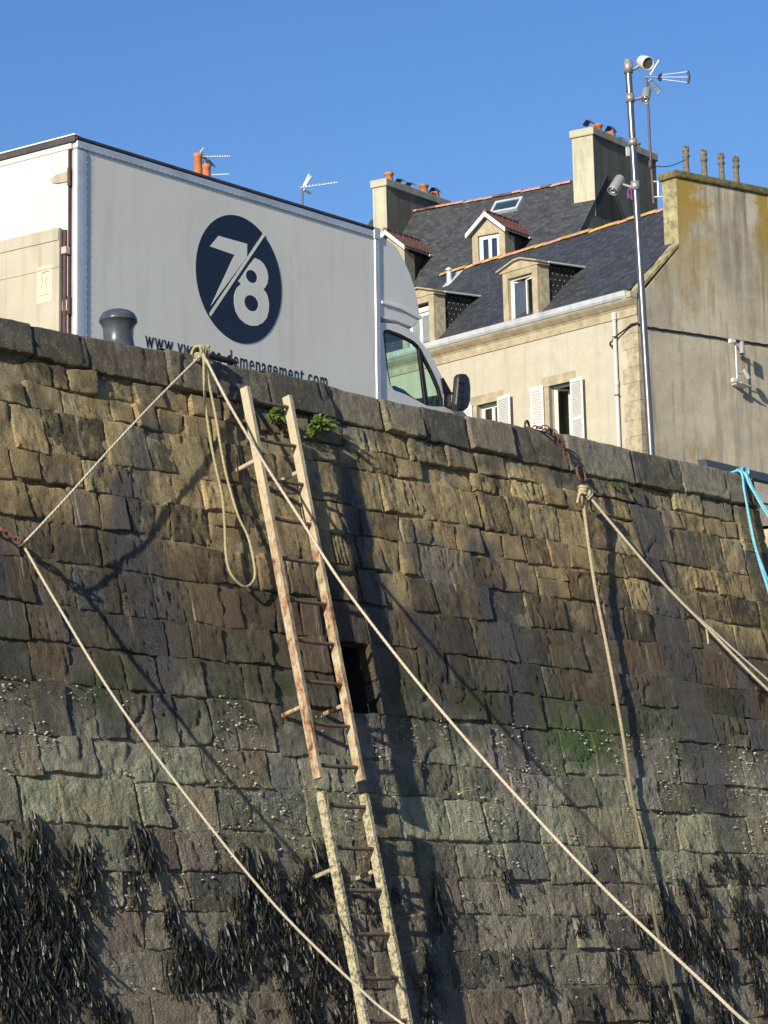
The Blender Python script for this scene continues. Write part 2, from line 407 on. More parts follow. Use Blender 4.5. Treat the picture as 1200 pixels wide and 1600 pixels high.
M['cheek'] = slate('cheek_slate', (.018, .019, .023))
M['hook'] = simple('slate_hook', (.35, .35, .34), .6)

def truck_paint(name, c, dirt, amt, rough=.35, panel=False):
    g = G(name, rough, .4); uv = g.uv()
    n1 = g.noise(uv, .8, 6, .65); n2 = g.noise(g.map(uv, (1, 5, 1)), 1.2, 6, .7); st = g.noise(g.map(uv, (7, .5, 1)), 1, 5, .6)
    k = g.mix(g.math('MULTIPLY', g.mr(n1, .38, .75), amt), c, dirt)
    k = g.mix(g.math('MULTIPLY', g.mr(st, .52, .75), amt*.8), k, tuple(x*.8 for x in dirt))
    if panel:
        k = g.mix(g.mr(g.rand(), 0, 1, 0, .12), k, tuple(x*.9 for x in dirt))
        k = g.mix(g.math('MULTIPLY', g.mr(g.noise(g.map(uv, (1.2, 3.5, 1), (0, 0, 0), (0, 0, .35)), 2.2, 7, .75), .62, .75), .35), k, (.74, .75, .74))
    g.col(k); g.rgh(g.mr(n2, .3, .7, rough-.08, rough+.16)); g.nrm(g.bump(g.noise(uv, 1.6, 2, .5), .12, .01)); return g.mat
M['panel'] = truck_paint('grey_white_panel', (.88, .85, .75), (.72, .69, .58), .5, .36, True)
M['door'] = truck_paint('white_door_paint', (.56, .56, .545), (.50, .485, .44), .35, .4)
M['lift'] = truck_paint('dirty_tail_lift', (.45, .415, .335), (.32, .285, .22), .8, .6)
M['truckwhite'] = truck_paint('cab_white_paint', (.82, .81, .76), (.62, .59, .51), .35, .3)
M['alu'] = simple('aluminium_profile', (.62, .64, .66), .42, .45, .06, 3, 0, .4, dirt=(.48, .48, .47))
M['capstrip'] = simple('dark_cap_strip', (.06, .058, .062), .7, 0, .3, 8)

def glass(name, tint, alpha, rough=.02):
    g = G(name); t = g.t
    tr = g.n('BsdfTransparent'); tr.inputs[0].default_value = (*tint, 1)
    gl = g.n('BsdfGlossy'); gl.inputs['Roughness'].default_value = rough
    fr = g.math('MULTIPLY_ADD', g.math('POWER', g.n('LayerWeight').outputs['Facing'], 4.0), .7, .035)
    mx = g.n('MixShader'); t.links.new(g.math('ADD', fr, alpha, clamp=True), mx.inputs[0])
    t.links.new(tr.outputs[0], mx.inputs[1]); t.links.new(gl.outputs[0], mx.inputs[2]); t.links.new(mx.outputs[0], g.out.inputs[0])
    return g.mat
M['cabglass'] = glass('tinted_cab_glass', (.86, .95, .91), .0); M['pane'] = glass('window_glass', (.80, .83, .85), .08)

def ladder_mat():
    g = G('painted_ladder_steel', .75, .3); o = g.obj(); h = g.sep(g.uv())[1]
    n = g.noise(o, 26, 6, .7); nb = g.noise(o, 6, 5, .65)
    c = g.mix(g.mr(n, .35, .7), (.47, .41, .285), (.37, .315, .215))
    rust = g.mix(g.mr(g.noise(o, 34, 6, .75), .4, .62), (.085, .035, .02), (.37, .175, .08))
    hh = g.math('ADD', h, g.mr(nb, .25, .75, -.75, .75))
    k = g.math('MULTIPLY', g.mr(hh, .95, 1.6), g.mr(h, 3.28, 3.2))
    k = g.math('MULTIPLY', k, g.mr(g.noise(g.map(o, (1, 1, .45)), 17, 6, .75), .40, .60))
    c = g.mix(k, c, rust)
    low = g.mix(g.mr(g.noise(o, 30, 6, .75), .46, .60), (.40, .36, .245), (.12, .105, .058))
    c = g.mix(g.mr(h, 3.2, 3.26), c, low)
    g.col(c); g.nrm(g.bump(g.math('ADD', n, g.math('MULTIPLY', g.vor(o, 60), g.mr(h, 3.0, 3.5, .2, 1.4))), .6, .006)); return g.mat
M['ladder'] = ladder_mat()
M['rung'] = simple('dark_rusty_rung', (.15, .115, .085), .8, .1, .4, 20, .004, dirt=(.16, .075, .035))
M['rust'] = simple('rusty_iron', (.10, .054, .038), .9, .0, .45, 22, .005, dirt=(.19, .115, .08))
M['iron'] = simple('dark_painted_iron', (.032, .022, .025), .6, .1, .3, 9, .004)
def cast_iron():
    g = G('blue_grey_cast_iron_paint', .3, .5); o = g.obj()
    n = g.noise(o, 9, 5, .6); g.col(g.ramp(n, [(.3, (.036, .045, .056)), (.7, (.075, .087, .104))]))
    g.rgh(g.mr(n, .3, .7, .2, .42)); g.nrm(g.bump(g.noise(o, 40, 3, .6), .25, .004)); return g.mat
M['bollard'] = cast_iron()
def rope_mat(name, a, b, tight=95, slime=False):
    g = G(name, .9, .2); uv = g.uv()
    w = g.n('TexWave', wave_type='BANDS', bands_direction='DIAGONAL'); g.put(w.inputs['Vector'], g.map(uv, (1, 1, 1))); w.inputs['Scale'].default_value = tight/6.28*1.0
    w.inputs['Distortion'].default_value = .4
    n = g.noise(g.obj(), 14, 5, .6)
    c = g.mix(g.mr(n, .3, .7), a, b); c = g.mix(g.math('MULTIPLY', g.math('SUBTRACT', 1, w.outputs[1]), .22), c, tuple(x*.4 for x in a))
    if slime:
        z = g.sep(g.geo())[2]; sl = g.math('MULTIPLY', g.mr(z, 1.9, .2), g.mr(g.noise(g.geo(), 5, 4, .6), .3, .6, .6, 1))
        c = g.mix(sl, c, (.085, .08, .05))
    g.col(c); g.nrm(g.bump(g.math('ADD', w.outputs[1], g.math('MULTIPLY', n, .8)), .45, .005)); return g.mat
M['rope'] = rope_mat('tan_laid_rope', (.52, .42, .27), (.40, .32, .20)); M['rope_pale'] = rope_mat('pale_laid_rope', (.60, .53, .41), (.47, .41, .31))
M['rope_hang'] = rope_mat('slimed_hanging_rope', (.46, .38, .25), (.34, .28, .18), slime=True); M['rope_green'] = rope_mat('weathered_green_rope', (.42, .37, .23), (.32, .28, .17)); M['rope_dark'] = rope_mat('slimy_rope', (.20, .17, .10), (.36, .30, .19))
M['rope_blue'] = rope_mat('light_blue_rope', (.22, .55, .66), (.13, .40, .55))
def weed():
    g = G('bladder_wrack', .45, .45); n = g.noise(g.geo(), 9, 4, .6)
    g.col(g.ramp(n, [(.3, (.010, .010, .007)), (.55, (.022, .021, .012)), (.8, (.05, .044, .020))])); return g.mat
M['weed'] = weed()
M['throat_shade'] = simple('shade_black_stone', (.022, .02, .018), .6, 0, .4, 6, .02)  # near-black colour stands in for the shade inside the drain
M['skyglass'] = simple('dark_skylight_glass', (.022, .05, .075), .25, 0, .1, 2, 0, .25)
# ------------------------------------------------------------------ the quay wall frame: a along, h down the batter, s out of the face
W0 = V((-.85416, 21.3, 3.99693))
wh = (BAT*wn - V((0, 0, 1))).normalized()
ws = wh.cross(wd).normalized()
WF = Fr(W0, wd, wh, ws)
WM = Matrix((wd, wh, ws)).transposed().inverted()
def wall_at(x, y, s=0):
    q = WM @ (onp(x, y, W0+ws*s, ws)-W0); return q.x, q.y
def wall_pt(x, y, s=0): return onp(x, y, W0+ws*s, ws)
def quay_z(a): return (W0+wd*a+wh*-.09).z
AEND = 6.69
wcurve = np.interp
TOP_A = [-9, -2.71, -1.94, -1.07, 0, .73, 1.37, 2.43, 3.5, 4.75, 6.43, 9]; TOP_H = [-.06, -.06, -.062, -.088, -.092, -.10, -.078, -.092, -.135, -.122, -.125, -.12]

# ground sheets
def sheet(name, pts, mat):
    o = MB().quad(*pts).build(name, mat, fix=False); o['kind'] = 'structure'; return o
def Q(a, n, dz=0):          # a point on the quay surface, n metres behind the wall's top edge
    p = WF(a, -.075, 0) - wn*n; return p + V((0, 0, dz))
sheet('quay_ground', [Q(-120, .62), Q(AEND-.02, .62), Q(AEND-.02, 6), Q(8.0, 6), Q(8.0, .62, -.2), Q(90, .62), Q(90, 160), Q(-120, 160)], M['asphalt'])
sheet('harbour_bed', [(-3000, -3000, -2.3), (3000, -3000, -2.3), (3000, 3000, -2.3), (-3000, 3000, -2.3)], M['mud'])

# ------------------------------------------------------------------ quay wall, stone by stone
wall = thing('quay_wall', 'tall battered granite quay wall of coursed stones with seaweed at its foot', 'wall', Q(2, 0) - V((0, 0, 6.2)))

def grid_faces(n, m, k=0):
    return [(k+j*n+i, k+j*n+i+1, k+(j+1)*n+i+1, k+(j+1)*n+i) for j in range(m-1) for i in range(n-1)]
def edged(lo, hi, step, r):
    L = hi-lo; inner = np.linspace(r, L-r, max(2, int((L-2*r)/step)+1))
    return lo+np.concatenate([[0, r*.25, r*.6], inner, [L-r*.6, L-r*.25, L]])

HOLE = (.10, .60, 2.03, 2.58)
def stone_mesh(a0, a1, h0, h1, seed, proud, rough, rib, step=.017, coping=False, gap=.008, groove=False):
    rg = np.random.default_rng(seed)
    cj = rg.uniform(-.012, .012, 8)
    r = min(.011, .3*min(a1-a0, h1-h0))*rg.uniform(.6, 1.6)
    us = edged(a0+gap, a1-gap, step, r); vs = edged(h0+(0 if coping else gap), h1-gap, step, r)
    A, H = np.meshgrid(us, vs)
    u = (A-a0)/(a1-a0); v = (H-h0)/(h1-h0)
    e = np.minimum(np.minimum(A-us[0], us[-1]-A), (vs[-1]-H) if coping else np.minimum(H-vs[0], vs[-1]-H))
    # outline wobble, corner jitter
    k = np.exp(-e/.05)
    A2 = A + k*fbm(A*5+seed, H*5, seed, 4)*.022 + (cj[0]*(1-u)*(1-v)+cj[1]*u*(1-v)+cj[2]*(1-u)*v+cj[3]*u*v)
    H2 = H + k*fbm(A*6, H*6+seed, seed+5, 3)*.024*(np.clip(v*3, 0, 1) if coping else 1) + (cj[4]*(1-u)*(1-v)+cj[5]*u*(1-v)+cj[6]*(1-u)*v+cj[7]*u*v)*(0 if coping else 1)
    q = np.clip(1-e/r, 0, 1)
    S = proud - r*1.0*(1-np.sqrt(np.clip(1-q*q, 0, 1)))
    S = S + fbm(A*2.6, H*2.6, seed+1, 2)*.007*rough + fbm(A*9, H*8, seed+2, 3)*.006*rough + fbm(A*34, H*36, seed+4, 2)*.008*rough
    ridge = 1-2*np.abs(vnoise(A*29+fbm(A*3, H*3, seed+6, 2)*1.5, H*6.5, seed+3))*2
    if groove: S = S - .012*(np.sin(A*2*np.pi/.05+fbm(A*4, H*4, 3, 2)*2) > .1)
    S = S + (ridge*.003 + fbm(A*44, H*18, seed+9, 2)*.007)*rib
    crack = np.exp(-(vnoise(A*3.3+seed, H*3.0, seed+12)/.022)**2)*np.clip(vnoise(A*2, H*2, seed+13)+.12, 0, 1)*3
    S = S - crack*.012*rough
    S = S + (u-.5)*rg.normal(0, .010) + (v-.5)*rg.normal(0, .010)
    if coping:   # the top edge follows the worn line of the wall
        top = np.interp(A, TOP_A, TOP_H) + fbm(A*2.3, A*0, 91, 3)*.016 + fbm(A*9, A*0, 92, 2)*.008
        w = np.clip(1-(H-h0)/.12, 0, 1); H2 = H2 + w*(top-h0)
        rr = .022; qq = np.clip(1-(H-h0)/rr, 0, 1); S = S - rr*(1-np.sqrt(np.clip(1-qq*qq, 0, 1)))
    n, mm = len(us), len(vs)
    P = (np.array(W0)[None, None] + A2[..., None]*np.array(wd) + H2[..., None]*np.array(wh) + S[..., None]*np.array(ws))
    UVs = np.stack([A2, H2], -1)
    pts = P.reshape(-1, 3); uvs = UVs.reshape(-1, 2)
    fs = grid_faces(n, mm)
    # sides: the border ring pushed back into the wall
    ring = list(range(n)) + [j*n+n-1 for j in range(1, mm)] + [(mm-1)*n+i for i in range(n-2, -1, -1)] + [j*n for j in range(mm-2, 0, -1)]
    b = len(pts)
    if coping:   # a worn top that runs back over the wall
        extra = [pts]; eu = [uvs]
        dist = [.05, .16, .34, .62]
        for d in dist:
            row = P[0] - np.array(wn)*d + np.array([0, 0, 1.])*(.012 + fbm(us*6, us*0+d*7, seed+8, 3)*.016)[:, None]
            extra.append(row); eu.append(np.stack([us, np.full(n, h0-.02-d*.2)], -1))
        pts = np.concatenate(extra); uvs = np.concatenate(eu)
        rows = [list(range(n))]+[list(range(b+i*n, b+(i+1)*n)) for i in range(len(dist))]
        for p, q2 in zip(rows[1:], rows[:-1]):
            fs += [(p[i], p[i+1], q2[i+1], q2[i]) for i in range(n-1)]
        b = len(pts)
    back = pts[ring] - np.array(ws)*.11
    back = back - (P[-1].mean(0)*0)
    pts = np.concatenate([pts, back]); uvs = np.concatenate([uvs, uvs[ring]])
    L = len(ring)
    for i in range(L):
        j = (i+1) % L
        if coping and ring[i] < n and ring[j] < n and abs(ring[i]-ring[j]) == 1: continue
        fs.append((ring[j], ring[i], b+i, b+j))
    return pts, uvs, fs
def add_np(mb, pts, uvs, fs):
    k = len(mb.v); mb.v += [V(p) for p in pts.tolist()]
    mb.uv = (mb.uv or []) + uvs.tolist()
    mb.f += [[i+k for i in f] for f in fs]; mb.mi += [0]*len(fs); mb.sm += [True]*len(fs)

JOINT = {
1: [-1.91, -1.10, -.61, -.01, .68, 1.32, 1.81, 2.39, 3.00, 3.77, 4.71, 5.46, 6.2],
2: [-2.55, -2.14, -1.85, -1.46, -1.16, -.91, -.57, -.29, .07, .43, .80, 1.19, 1.58, 2.06, 2.44, 2.82, 3.22, 3.53, 4.01, 4.60, 4.84, 5.29, 5.74, 6.11],
3: [-2.57, -2.23, -1.75, -1.52, -1.28, -1.02, -.73, -.44, -.09, .23, .68, .92, 1.37, 1.68, 2.02, 2.34, 2.85, 3.29, 3.60, 3.97, 4.53, 5.02, 5.32, 5.65, 6.03],
4: [-2.76, -2.45, -1.88, -1.44, -1.19, -.79, -.54, -.23, .17, .72, 1.11, 1.53, 2.13, 2.36, 2.72, 3.02, 3.41, 3.78, 4.16, 4.58, 5.07, 5.57, 5.89],
5: [-2.84, -2.55, -2.16, -1.69, -1.25, -.98, -.64, -.30, .09, .53, .79, 1.24, 1.94, 2.27, 2.54, 2.85, 3.18, 3.46, 3.76, 4.24, 4.82, 5.29, 5.65, 6.08],
6: [-2.72, -2.31, -2.06, -1.79, -1.37, -.95, -.61, -.26, .02, .38, .68, .96, 1.18, 1.41, 2.09, 2.44, 2.68, 2.93, 3.35, 3.79, 4.21, 4.56, 5.06, 5.32, 5.77, 6.19],
7: [-2.87, -2.55, -2.11, -1.65, -1.19, -.88, -.51, -.20, .23, .60, .87, 1.20, 1.52, 2.22, 2.69, 3.22, 3.64, 4.08, 4.45, 5.04, 5.21, 5.74, 6.18],
8: [-2.81, -2.43, -1.98, -1.67, -1.29, -.99, -.77, -.42, -.14, .08, .62, 1.11, 1.45, 1.90, 2.44, 2.89, 3.38, 3.94, 4.50, 4.99, 5.45, 5.90],
9: [-2.91, -2.56, -2.17, -1.62, -1.36, -1.04, -.53, -.29, .10, .60, .84, 1.15, 1.48, 1.77, 2.29, 2.74, 3.12, 3.59, 4.05, 4.62, 5.11, 5.61],
10: [-2.94, -2.60, -2.36, -2.09, -1.75, -1.31, -.90, -.58, -.30, .10, .60, .86, 1.32, 1.87, 2.20, 2.62, 3.09, 3.49, 3.95, 4.46, 5.09, 5.60],
11: [-2.98, -2.67, -2.40, -2.16, -1.88, -1.67, -1.32, -1.04, -.66, -.31, .11, .54, .92, 1.38, 1.86, 2.27, 2.77, 3.21, 3.61, 4.40, 4.78, 5.38],
12: [-3.00, -2.49, -1.97, -1.47, -.80, -.46, -.05, .46, .90, 1.37, 2.00, 2.67, 3.10, 3.55, 4.00, 4.47, 5.01, 5.56],
13: [-3.24, -2.88, -2.17, -1.90, -1.40, -.93, -.47, .08, .52, 1.12, 1.59, 2.23, 2.74, 3.62, 4.17, 4.65, 5.24]}
HL = [-.09, .20, .39, .57, .90, 1.14, 1.42, 1.71, 2.03, 2.305, 2.58, 2.95, 3.22, 3.55, 3.85, 4.12, 4.40, 4.68, 4.98, 5.30, 5.65, 6.0, 6.3]
rj = random.Random(3)
for c in range(14, 23):
    x = -4.4+rj.random()*.3; L = []
    while x < 5.9: L.append(round(x, 2)); x += rj.uniform(.36, .66)
    JOINT[c] = L
stones = []
for c, js in JOINT.items():
    L = list(js); x = L[0]; pre = []
    while x > -5.2: x -= rj.uniform(.34, .6); pre.insert(0, x)
    end = 6.24 if c > 1 else AEND
    L = pre+[q for q in L if q < end-.12]+[end]
    for a0, a1 in zip(L[:-1], L[1:]):
        j0, j1 = rj.uniform(-.014, .014), rj.uniform(-.014, .014)
        h0, h1 = HL[c-1]+(j0 if c > 1 else 0), HL[c]+j1
        # the rubble right below the coping is split and broken in places
        if c in (9, 10) and a0 > .05 and a1 < .65: continue
        if c in (8, 9): h1 = HL[c] if .0 < a0 < .7 else h1
        if c == 11 and a1 > .05 and a0 < .65: h0 = 2.585
        if c == 8 and a1 > .05 and a0 < .65: h1 = 2.025
        if c in (4, 5, 6, 7) and rj.random() < .03 and a1-a0 > .3:
            hm = (h0+h1)/2+rj.uniform(-.03, .03); stones += [(c, a0, a1, h0, hm), (c, a0, a1, hm, h1)]
        else: stones.append((c, a0, a1, h0, h1))
# the dressed quoins at the wall's end
hq = .20; i = 0
while hq < 6:
    h1 = hq+rj.uniform(.38, .62); wq = .0 if i % 2 else .03
    stones.append((99, 6.25+wq, AEND, hq, h1)); hq = h1; i += 1
def seen(s):
    c, a0, a1, h0, h1 = s
    f = 0
    for a in (a0, (a0+a1)/2, a1):
        for h in (h0, h1):
            p = WF(a, h, 0); d = p.dot(FW); x = 600+F*p.dot(RG)/d; y = 800-F*p.dot(UP)/d
            f += (-5 < x < 1205 and y < 1600)
    return f/6*(a1-a0)*(h1-h0)
order = sorted(range(len(stones)), key=lambda i: -seen(stones[i]))
alone = set(i for i in order if stones[i][0] != 1 and seen(stones[i]) > 0)
keep = set([i for i in order if i in alone][:292])
rest = MB()
for i, s in enumerate(stones):
    c, a0, a1, h0, h1 = s
    rg = np.random.default_rng(1000+i)
    proud = rg.uniform(-.008, .011); rough = rg.uniform(.7, 1.4); rib = rg.uniform(.4, 1.5)
    if c in (2, 3): proud -= .012; rough *= 1.35; proud += rg.choice([0, 0, 0, -.03])
    if c == 1: proud = .014+rg.uniform(-.018, .018); rough = .9; rib = .35
    if c > 10: rough *= 1.3; rib *= .6; proud = rg.uniform(-.008, .010)
    if c == 99: rough *= .55; rib *= .5; proud = .006
    vis = i in keep or (c == 1 and seen(s) > 0)
    pts, uvs, fs = stone_mesh(a0, a1, h0, h1, 1000+i, proud, rough, rib, .017 if vis else .04, c == 1, gap=.006 if c == 1 else (.004 if c < 8 else .003), groove=(c == 6 and .1 < a0 < .45))
    if vis:
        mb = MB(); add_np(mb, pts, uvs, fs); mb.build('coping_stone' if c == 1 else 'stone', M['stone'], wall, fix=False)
    else: add_np(rest, pts, uvs, fs)
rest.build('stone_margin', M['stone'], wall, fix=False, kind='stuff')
# mortar bed behind the stones, cut out round the drain
mb = MB()
us = np.unique(np.concatenate([np.arange(-5.3, AEND, .035), [HOLE[0]-.012, HOLE[1]+.012, AEND-.03]])); us = us[us <= AEND-.03]
vs = np.unique(np.concatenate([np.arange(.02, 6.3, .035), [HOLE[2]-.012, HOLE[3]+.012]]))
A, H = np.meshgrid(us, vs)
S = -.010-.036*np.clip(1-(H-.45)/.2, 0, 1)-.004*np.clip((H-2.4)/.6, 0, 1)+fbm(A*9, H*9, 55, 4)*.016-np.clip(fbm(A*1.7, H*1.7, 77, 3)-.05, 0, 1)*.12*np.clip(2.2-H*.8, .2, 1)
P = np.array(W0)+A[..., None]*np.array(wd)+H[..., None]*np.array(wh)+S[..., None]*np.array(ws)
fs = [f for f in grid_faces(len(us), len(vs))]
ok = []
n = len(us)
for f in fs:
    j, i2 = divmod(f[0], n); ca = (us[i2]+us[i2+1])/2; ch = (vs[j]+vs[j+1])/2
    if not (HOLE[0]-.013 < ca < HOLE[1]+.013 and HOLE[2]-.013 < ch < HOLE[3]+.013): ok.append(f)
add_np(mb, P.reshape(-1, 3), np.stack([A, H], -1).reshape(-1, 2), ok)
mb.build('mortar', M['mortar'], wall, fix=False)
# drain: a square throat running back into the wall
mb = MB(); a0, a1, h0, h1 = HOLE
c8 = [WF(a, h, s)-(wn*.9 if s < -.5 else V((0, 0, 0))) for s in (-.012, -.6) for a, h in ((a0, h0), (a1, h0), (a1, h1), (a0, h1))]
mb.add(c8, [(0, 1, 5, 4), (1, 2, 6, 5), (2, 3, 7, 6), (3, 0, 4, 7), (4, 5, 6, 7)])
mb.uv = [(a, h) for s in (0, 1) for a, h in ((a0, h0), (a1, h0), (a1, h1), (a0, h1))]
mb.build('drain_throat', M['throat_shade'], wall, fix=False)
for k, (p, q) in enumerate((((a0-.0, h0, h1), .10), ((a1, h0, h1), .085))):
    pts, uvs, fs = stone_mesh(p[0]-(.002 if k else .06), p[0]+(.06 if k else .002), h0-.02, h1+.02, 2200+k, -.012, .6, .6)
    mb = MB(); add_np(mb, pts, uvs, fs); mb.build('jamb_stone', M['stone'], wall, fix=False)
# the return at the slipway
mb = MB()
e0 = [WF(AEND-.03, h, -.03) for h in (-.05, 6.25)]
mb.quad(e0[0], e0[1], e0[1]-wn*6, e0[0]-wn*5.4); mb.uv = [(0, 0), (0, 6), (6, 6), (6, 0)]
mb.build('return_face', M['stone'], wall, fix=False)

# far side of the slipway: a second, lower length of wall
slip = thing('slipway_wall', 'short pale stone wall on the far side of the dark slipway gap', 'wall', Q(8, 0)-V((0, 0, 6.3)))
SB = 8.0
def slip_block(a0, n0, n1, z0, z1, seed):
    """a dressed block on the face that looks back along the wall (towards -a)"""
    us = np.linspace(0, 1, 14); A, H = np.meshgrid(us, us)
    e = np.minimum(np.minimum(A, 1-A)*(n1-n0), np.minimum(H, 1-H)*(z1-z0)); q = np.clip(1-e/.03, 0, 1)
    D = -.03*(1-np.sqrt(1-q*q))+fbm(A*5, H*5, seed, 3)*.02
    base = np.array(WF(a0, -.075, 0)); P = base+np.array([0, 0, 1.])*(z0+(z1-z0)*H)[..., None]-np.array(wn)*(n0+(n1-n0)*A)[..., None]-np.array(wd)*D[..., None]
    pts = P.reshape(-1, 3); n = 14; fs = grid_faces(n, n)
    ring = list(range(n))+[j*n+n-1 for j in range(1, n)]+[(n-1)*n+i for i in range(n-2, -1, -1)]+[j*n for j in range(n-2, 0, -1)]
    b = len(pts); pts = np.concatenate([pts, pts[ring]+np.array(wd)*.5]); fs += [(ring[i], ring[(i+1) % len(ring)], b+(i+1) % len(ring), b+i) for i in range(len(ring))]
    return pts, np.stack([np.concatenate([A.ravel(), A.ravel()[ring]])*(n1-n0)+seed, .45+.3*np.concatenate([H.ravel(), H.ravel()[ring]])], -1), fs
M['slip'] = simple('pale_quarry_stone', (.42, .36, .24), .9, 0, .3, 6, .015, dirt=(.26, .21, .13))
z = -.22; k = 0
for hgt in (.42, .40, .44, .5, .5, .6, .6, .6, .6):
    x = -1.0-(k % 2)*.3
    while x < 4.5:
        w = rj.uniform(.55, .95); pts, uvs, fs = slip_block(SB, x+.006, x+w-.006, z-hgt+.006, z-.006, 300+k*10+int(x*3)); 
        mb = MB(); add_np(mb, pts, uvs, fs); mb.build('stone', M['slip'], slip, fix=False); x += w
    z -= hgt; k += 1
mb = MB(); f = Fr(WF(SB+.06, -.075, 0), wd, -wn, V((0, 0, 1))); mb.box(f, 0, 20, -1.0, 4.5, -5.9, -.24); mb.build('core', M['slip'], slip)

# ------------------------------------------------------------------ seaweed, limpets, plants on the wall
weed = MB(); rw = random.Random(11)
PATCH = [(65, 1438, 75, 140, 1), (35, 1545, 60, 60, .9), (105, 1330, 40, 50, .7), (220, 1320, 28, 65, .6), (255, 1430, 30, 40, .5), (310, 1480, 75, 50, .8), (268, 1505, 26, 50, .6), (400, 1380, 35, 60, .8), (450, 1450, 90, 120, 1.1), (480, 1565, 70, 55, .9), (500, 1330, 36, 50, .7), (592, 1395, 26, 50, .4), (688, 1400, 16, 36, .9), (665, 1530, 18, 55, .8), (1070, 1415, 42, 60, .9), (1122, 1470, 60, 70, 1), (1170, 1410, 40, 60, .8), (958, 1500, 60, 32, .6), (1000, 1430, 26, 36, .5), (1060, 1540, 60, 50, .7), (830, 1500, 40, 30, .35), (900, 1430, 36, 26, .3), (785, 1365, 14, 18, .4), (1105, 1335, 22, 22, .3), (960, 1575, 50, 26, .5), (1155, 1560, 50, 40, .8), (150, 1575, 40, 24, .3), (345, 1575, 40, 24, .3), (-40, 1450, 60, 150, .9), (1240, 1450, 50, 120, .9), (820, 1585, 60, 14, .4)]
def frond(a, h, L, w):
    s = rw.uniform(.0, .025)
    def ribbon(a, h, s, L, w, lean, depth):
        n = 3; pa = []
        tw = rw.uniform(-1.2, 1.2); bow = rw.uniform(.05, .3)
        for k in range(n+1):
            t = k/n
            pa.append((a+lean*L*t+math.sin(t*4+tw)*L*.05, h+L*t*(.98-.1*t), s+bow*L*t*(1-t*.55)))
        ct, st = math.cos(tw)*w, math.sin(tw)*w
        vs = []
        for k, (x, y, z) in enumerate(pa):
            ww = (.55+.8*math.sin(math.pi*(.15+.75*k/n)))
            vs += [WF(x-ct*ww, y, z-st*ww), WF(x+ct*ww, y, z+st*ww)]
        weed.add(vs, [(2*k, 2*k+1, 2*k+3, 2*k+2) for k in range(n)])
        if depth:
            for d in (-1, 1):
                x, y, z = pa[-1 if depth > 1 else -2]
                ribbon(x, y, z, L*rw.uniform(.45, .8), w*.85, lean+d*rw.uniform(.1, .4), depth-1)
    ribbon(a, h, s, L, w, rw.uniform(-.35, .35), 2)
for x, y, rx, ry, wt_ in PATCH:
    cnt = int(rx*ry*wt_*(.0062 if x < 200 else .0036))+2
    for _ in range(cnt):
        r = rw.random()**.75*1.12; t = rw.random()*6.283
        a, h = wall_at(x+rx*r*math.cos(t), y+ry*r*math.sin(t)*.9-ry*.18, .02)
        if vnoise(a*5, h*2.5, 4) < -.22: continue
        if a > 6.2: continue
        for _ in range(rw.randint(7, 13)): frond(a+rw.gauss(0, .022), h+rw.gauss(0, .03), rw.uniform(.05, .19)*(.65 if wt_ < .6 else 1), rw.uniform(.0032, .0072))
for _ in range(800):
    a = rw.uniform(-4, 6.1); h = rw.uniform(3.5, 5.3)
    if vnoise(a*1.7, h*1.7, 9) > -.05: frond(a, h, rw.uniform(.015, .045), rw.uniform(.003, .006))
o = weed.build('seaweed', M['weed'], fix=False); tag(o, 'dark bladder wrack hanging in clumps from the lower quay wall', 'seaweed'); o['kind'] = 'stuff'
lp = MB()
for _ in range(3600):
    a = rw.uniform(-4.2, 6.2); h = 2.55+abs(rw.gauss(0, 1.0))
    if h > 5.6 or vnoise(a*1.9, h*2.4, 21)+vnoise(a*6, h*6, 22)*.6 < .02: continue
    if HOLE[0]-.1 < a < HOLE[1]+.1 and h < HOLE[3]+.1: continue
    r = rw.choice([.003, .004, .004, .004, .005, .005, .006, .008, .011]); s = .008+rw.uniform(-.008, .012); k = len(lp.v)
    t0 = rw.random()*6
    lp.add([WF(a+r*math.cos(t0+i*1.2566)*rw.uniform(.8, 1.2), h+r*math.sin(t0+i*1.2566)*rw.uniform(.8, 1.2), s-.012) for i in range(5)]+[WF(a, h, s+r*1.0)], [(i, (i+1) % 5, 5) for i in range(5)])
o = lp.build('limpets', M['limpet'], fix=False); tag(o, 'small pale limpets scattered over the tidal band of the quay wall', 'shellfish'); o['kind'] = 'stuff'

def leafy(name, label, px, py, r, n, mat, lw, group='plants rooted in the wall joints', droop=.4, s0=.02, seed=1, grass=False):
    rp = random.Random(seed); a0, h0 = wall_at(px, py, s0); base = WF(a0, h0, s0-.03); root = thing(name, label, 'plant', base, group)
    st = MB(); lf = MB()
    for i in range(n):
        di = (wd*rp.uniform(-1, 1)+ws*rp.uniform(.25, 1)+V((0, 0, 1))*rp.uniform(-.25, 1)).normalized(); L = r*rp.uniform(.5, 1.1)
        pts = [base+di*L*t+V((0, 0, -1))*droop*L*t*t for t in (0, .33, .66, 1)]
        st.tube(pts, .0022, 4)
        side = di.cross(V((0, 0, 1))).normalized()
        if grass:
            continue
        for k in range(9):
            t = .2+.8*k/8; p = base+di*L*t+V((0, 0, -1))*droop*L*t*t
            for sg in (-1, 1):
                d2 = (side*sg+di*.6+V((0, 0, 1))*rp.uniform(-.3, .5)).normalized(); l2 = lw*rp.uniform(.7, 1.3)*(1.1-t*.5)
                w2 = d2.cross(ws+V((rp.uniform(-.5, .5), 0, rp.uniform(-.5, .5)))).normalized()*l2*.32
                lf.add([p, p+d2*l2*.5+w2, p+d2*l2, p+d2*l2*.5-w2], [(0, 1, 2, 3)])
    st.build('stem', M['grass_dry'], root, fix=False)
    if not grass: lf.build('leaves', M[mat], root, fix=False)
    return root
leafy('fern', 'bright green leafy plant growing just right of the ladder top', 497, 668, .21, 46, 'grass', .040, seed=2)
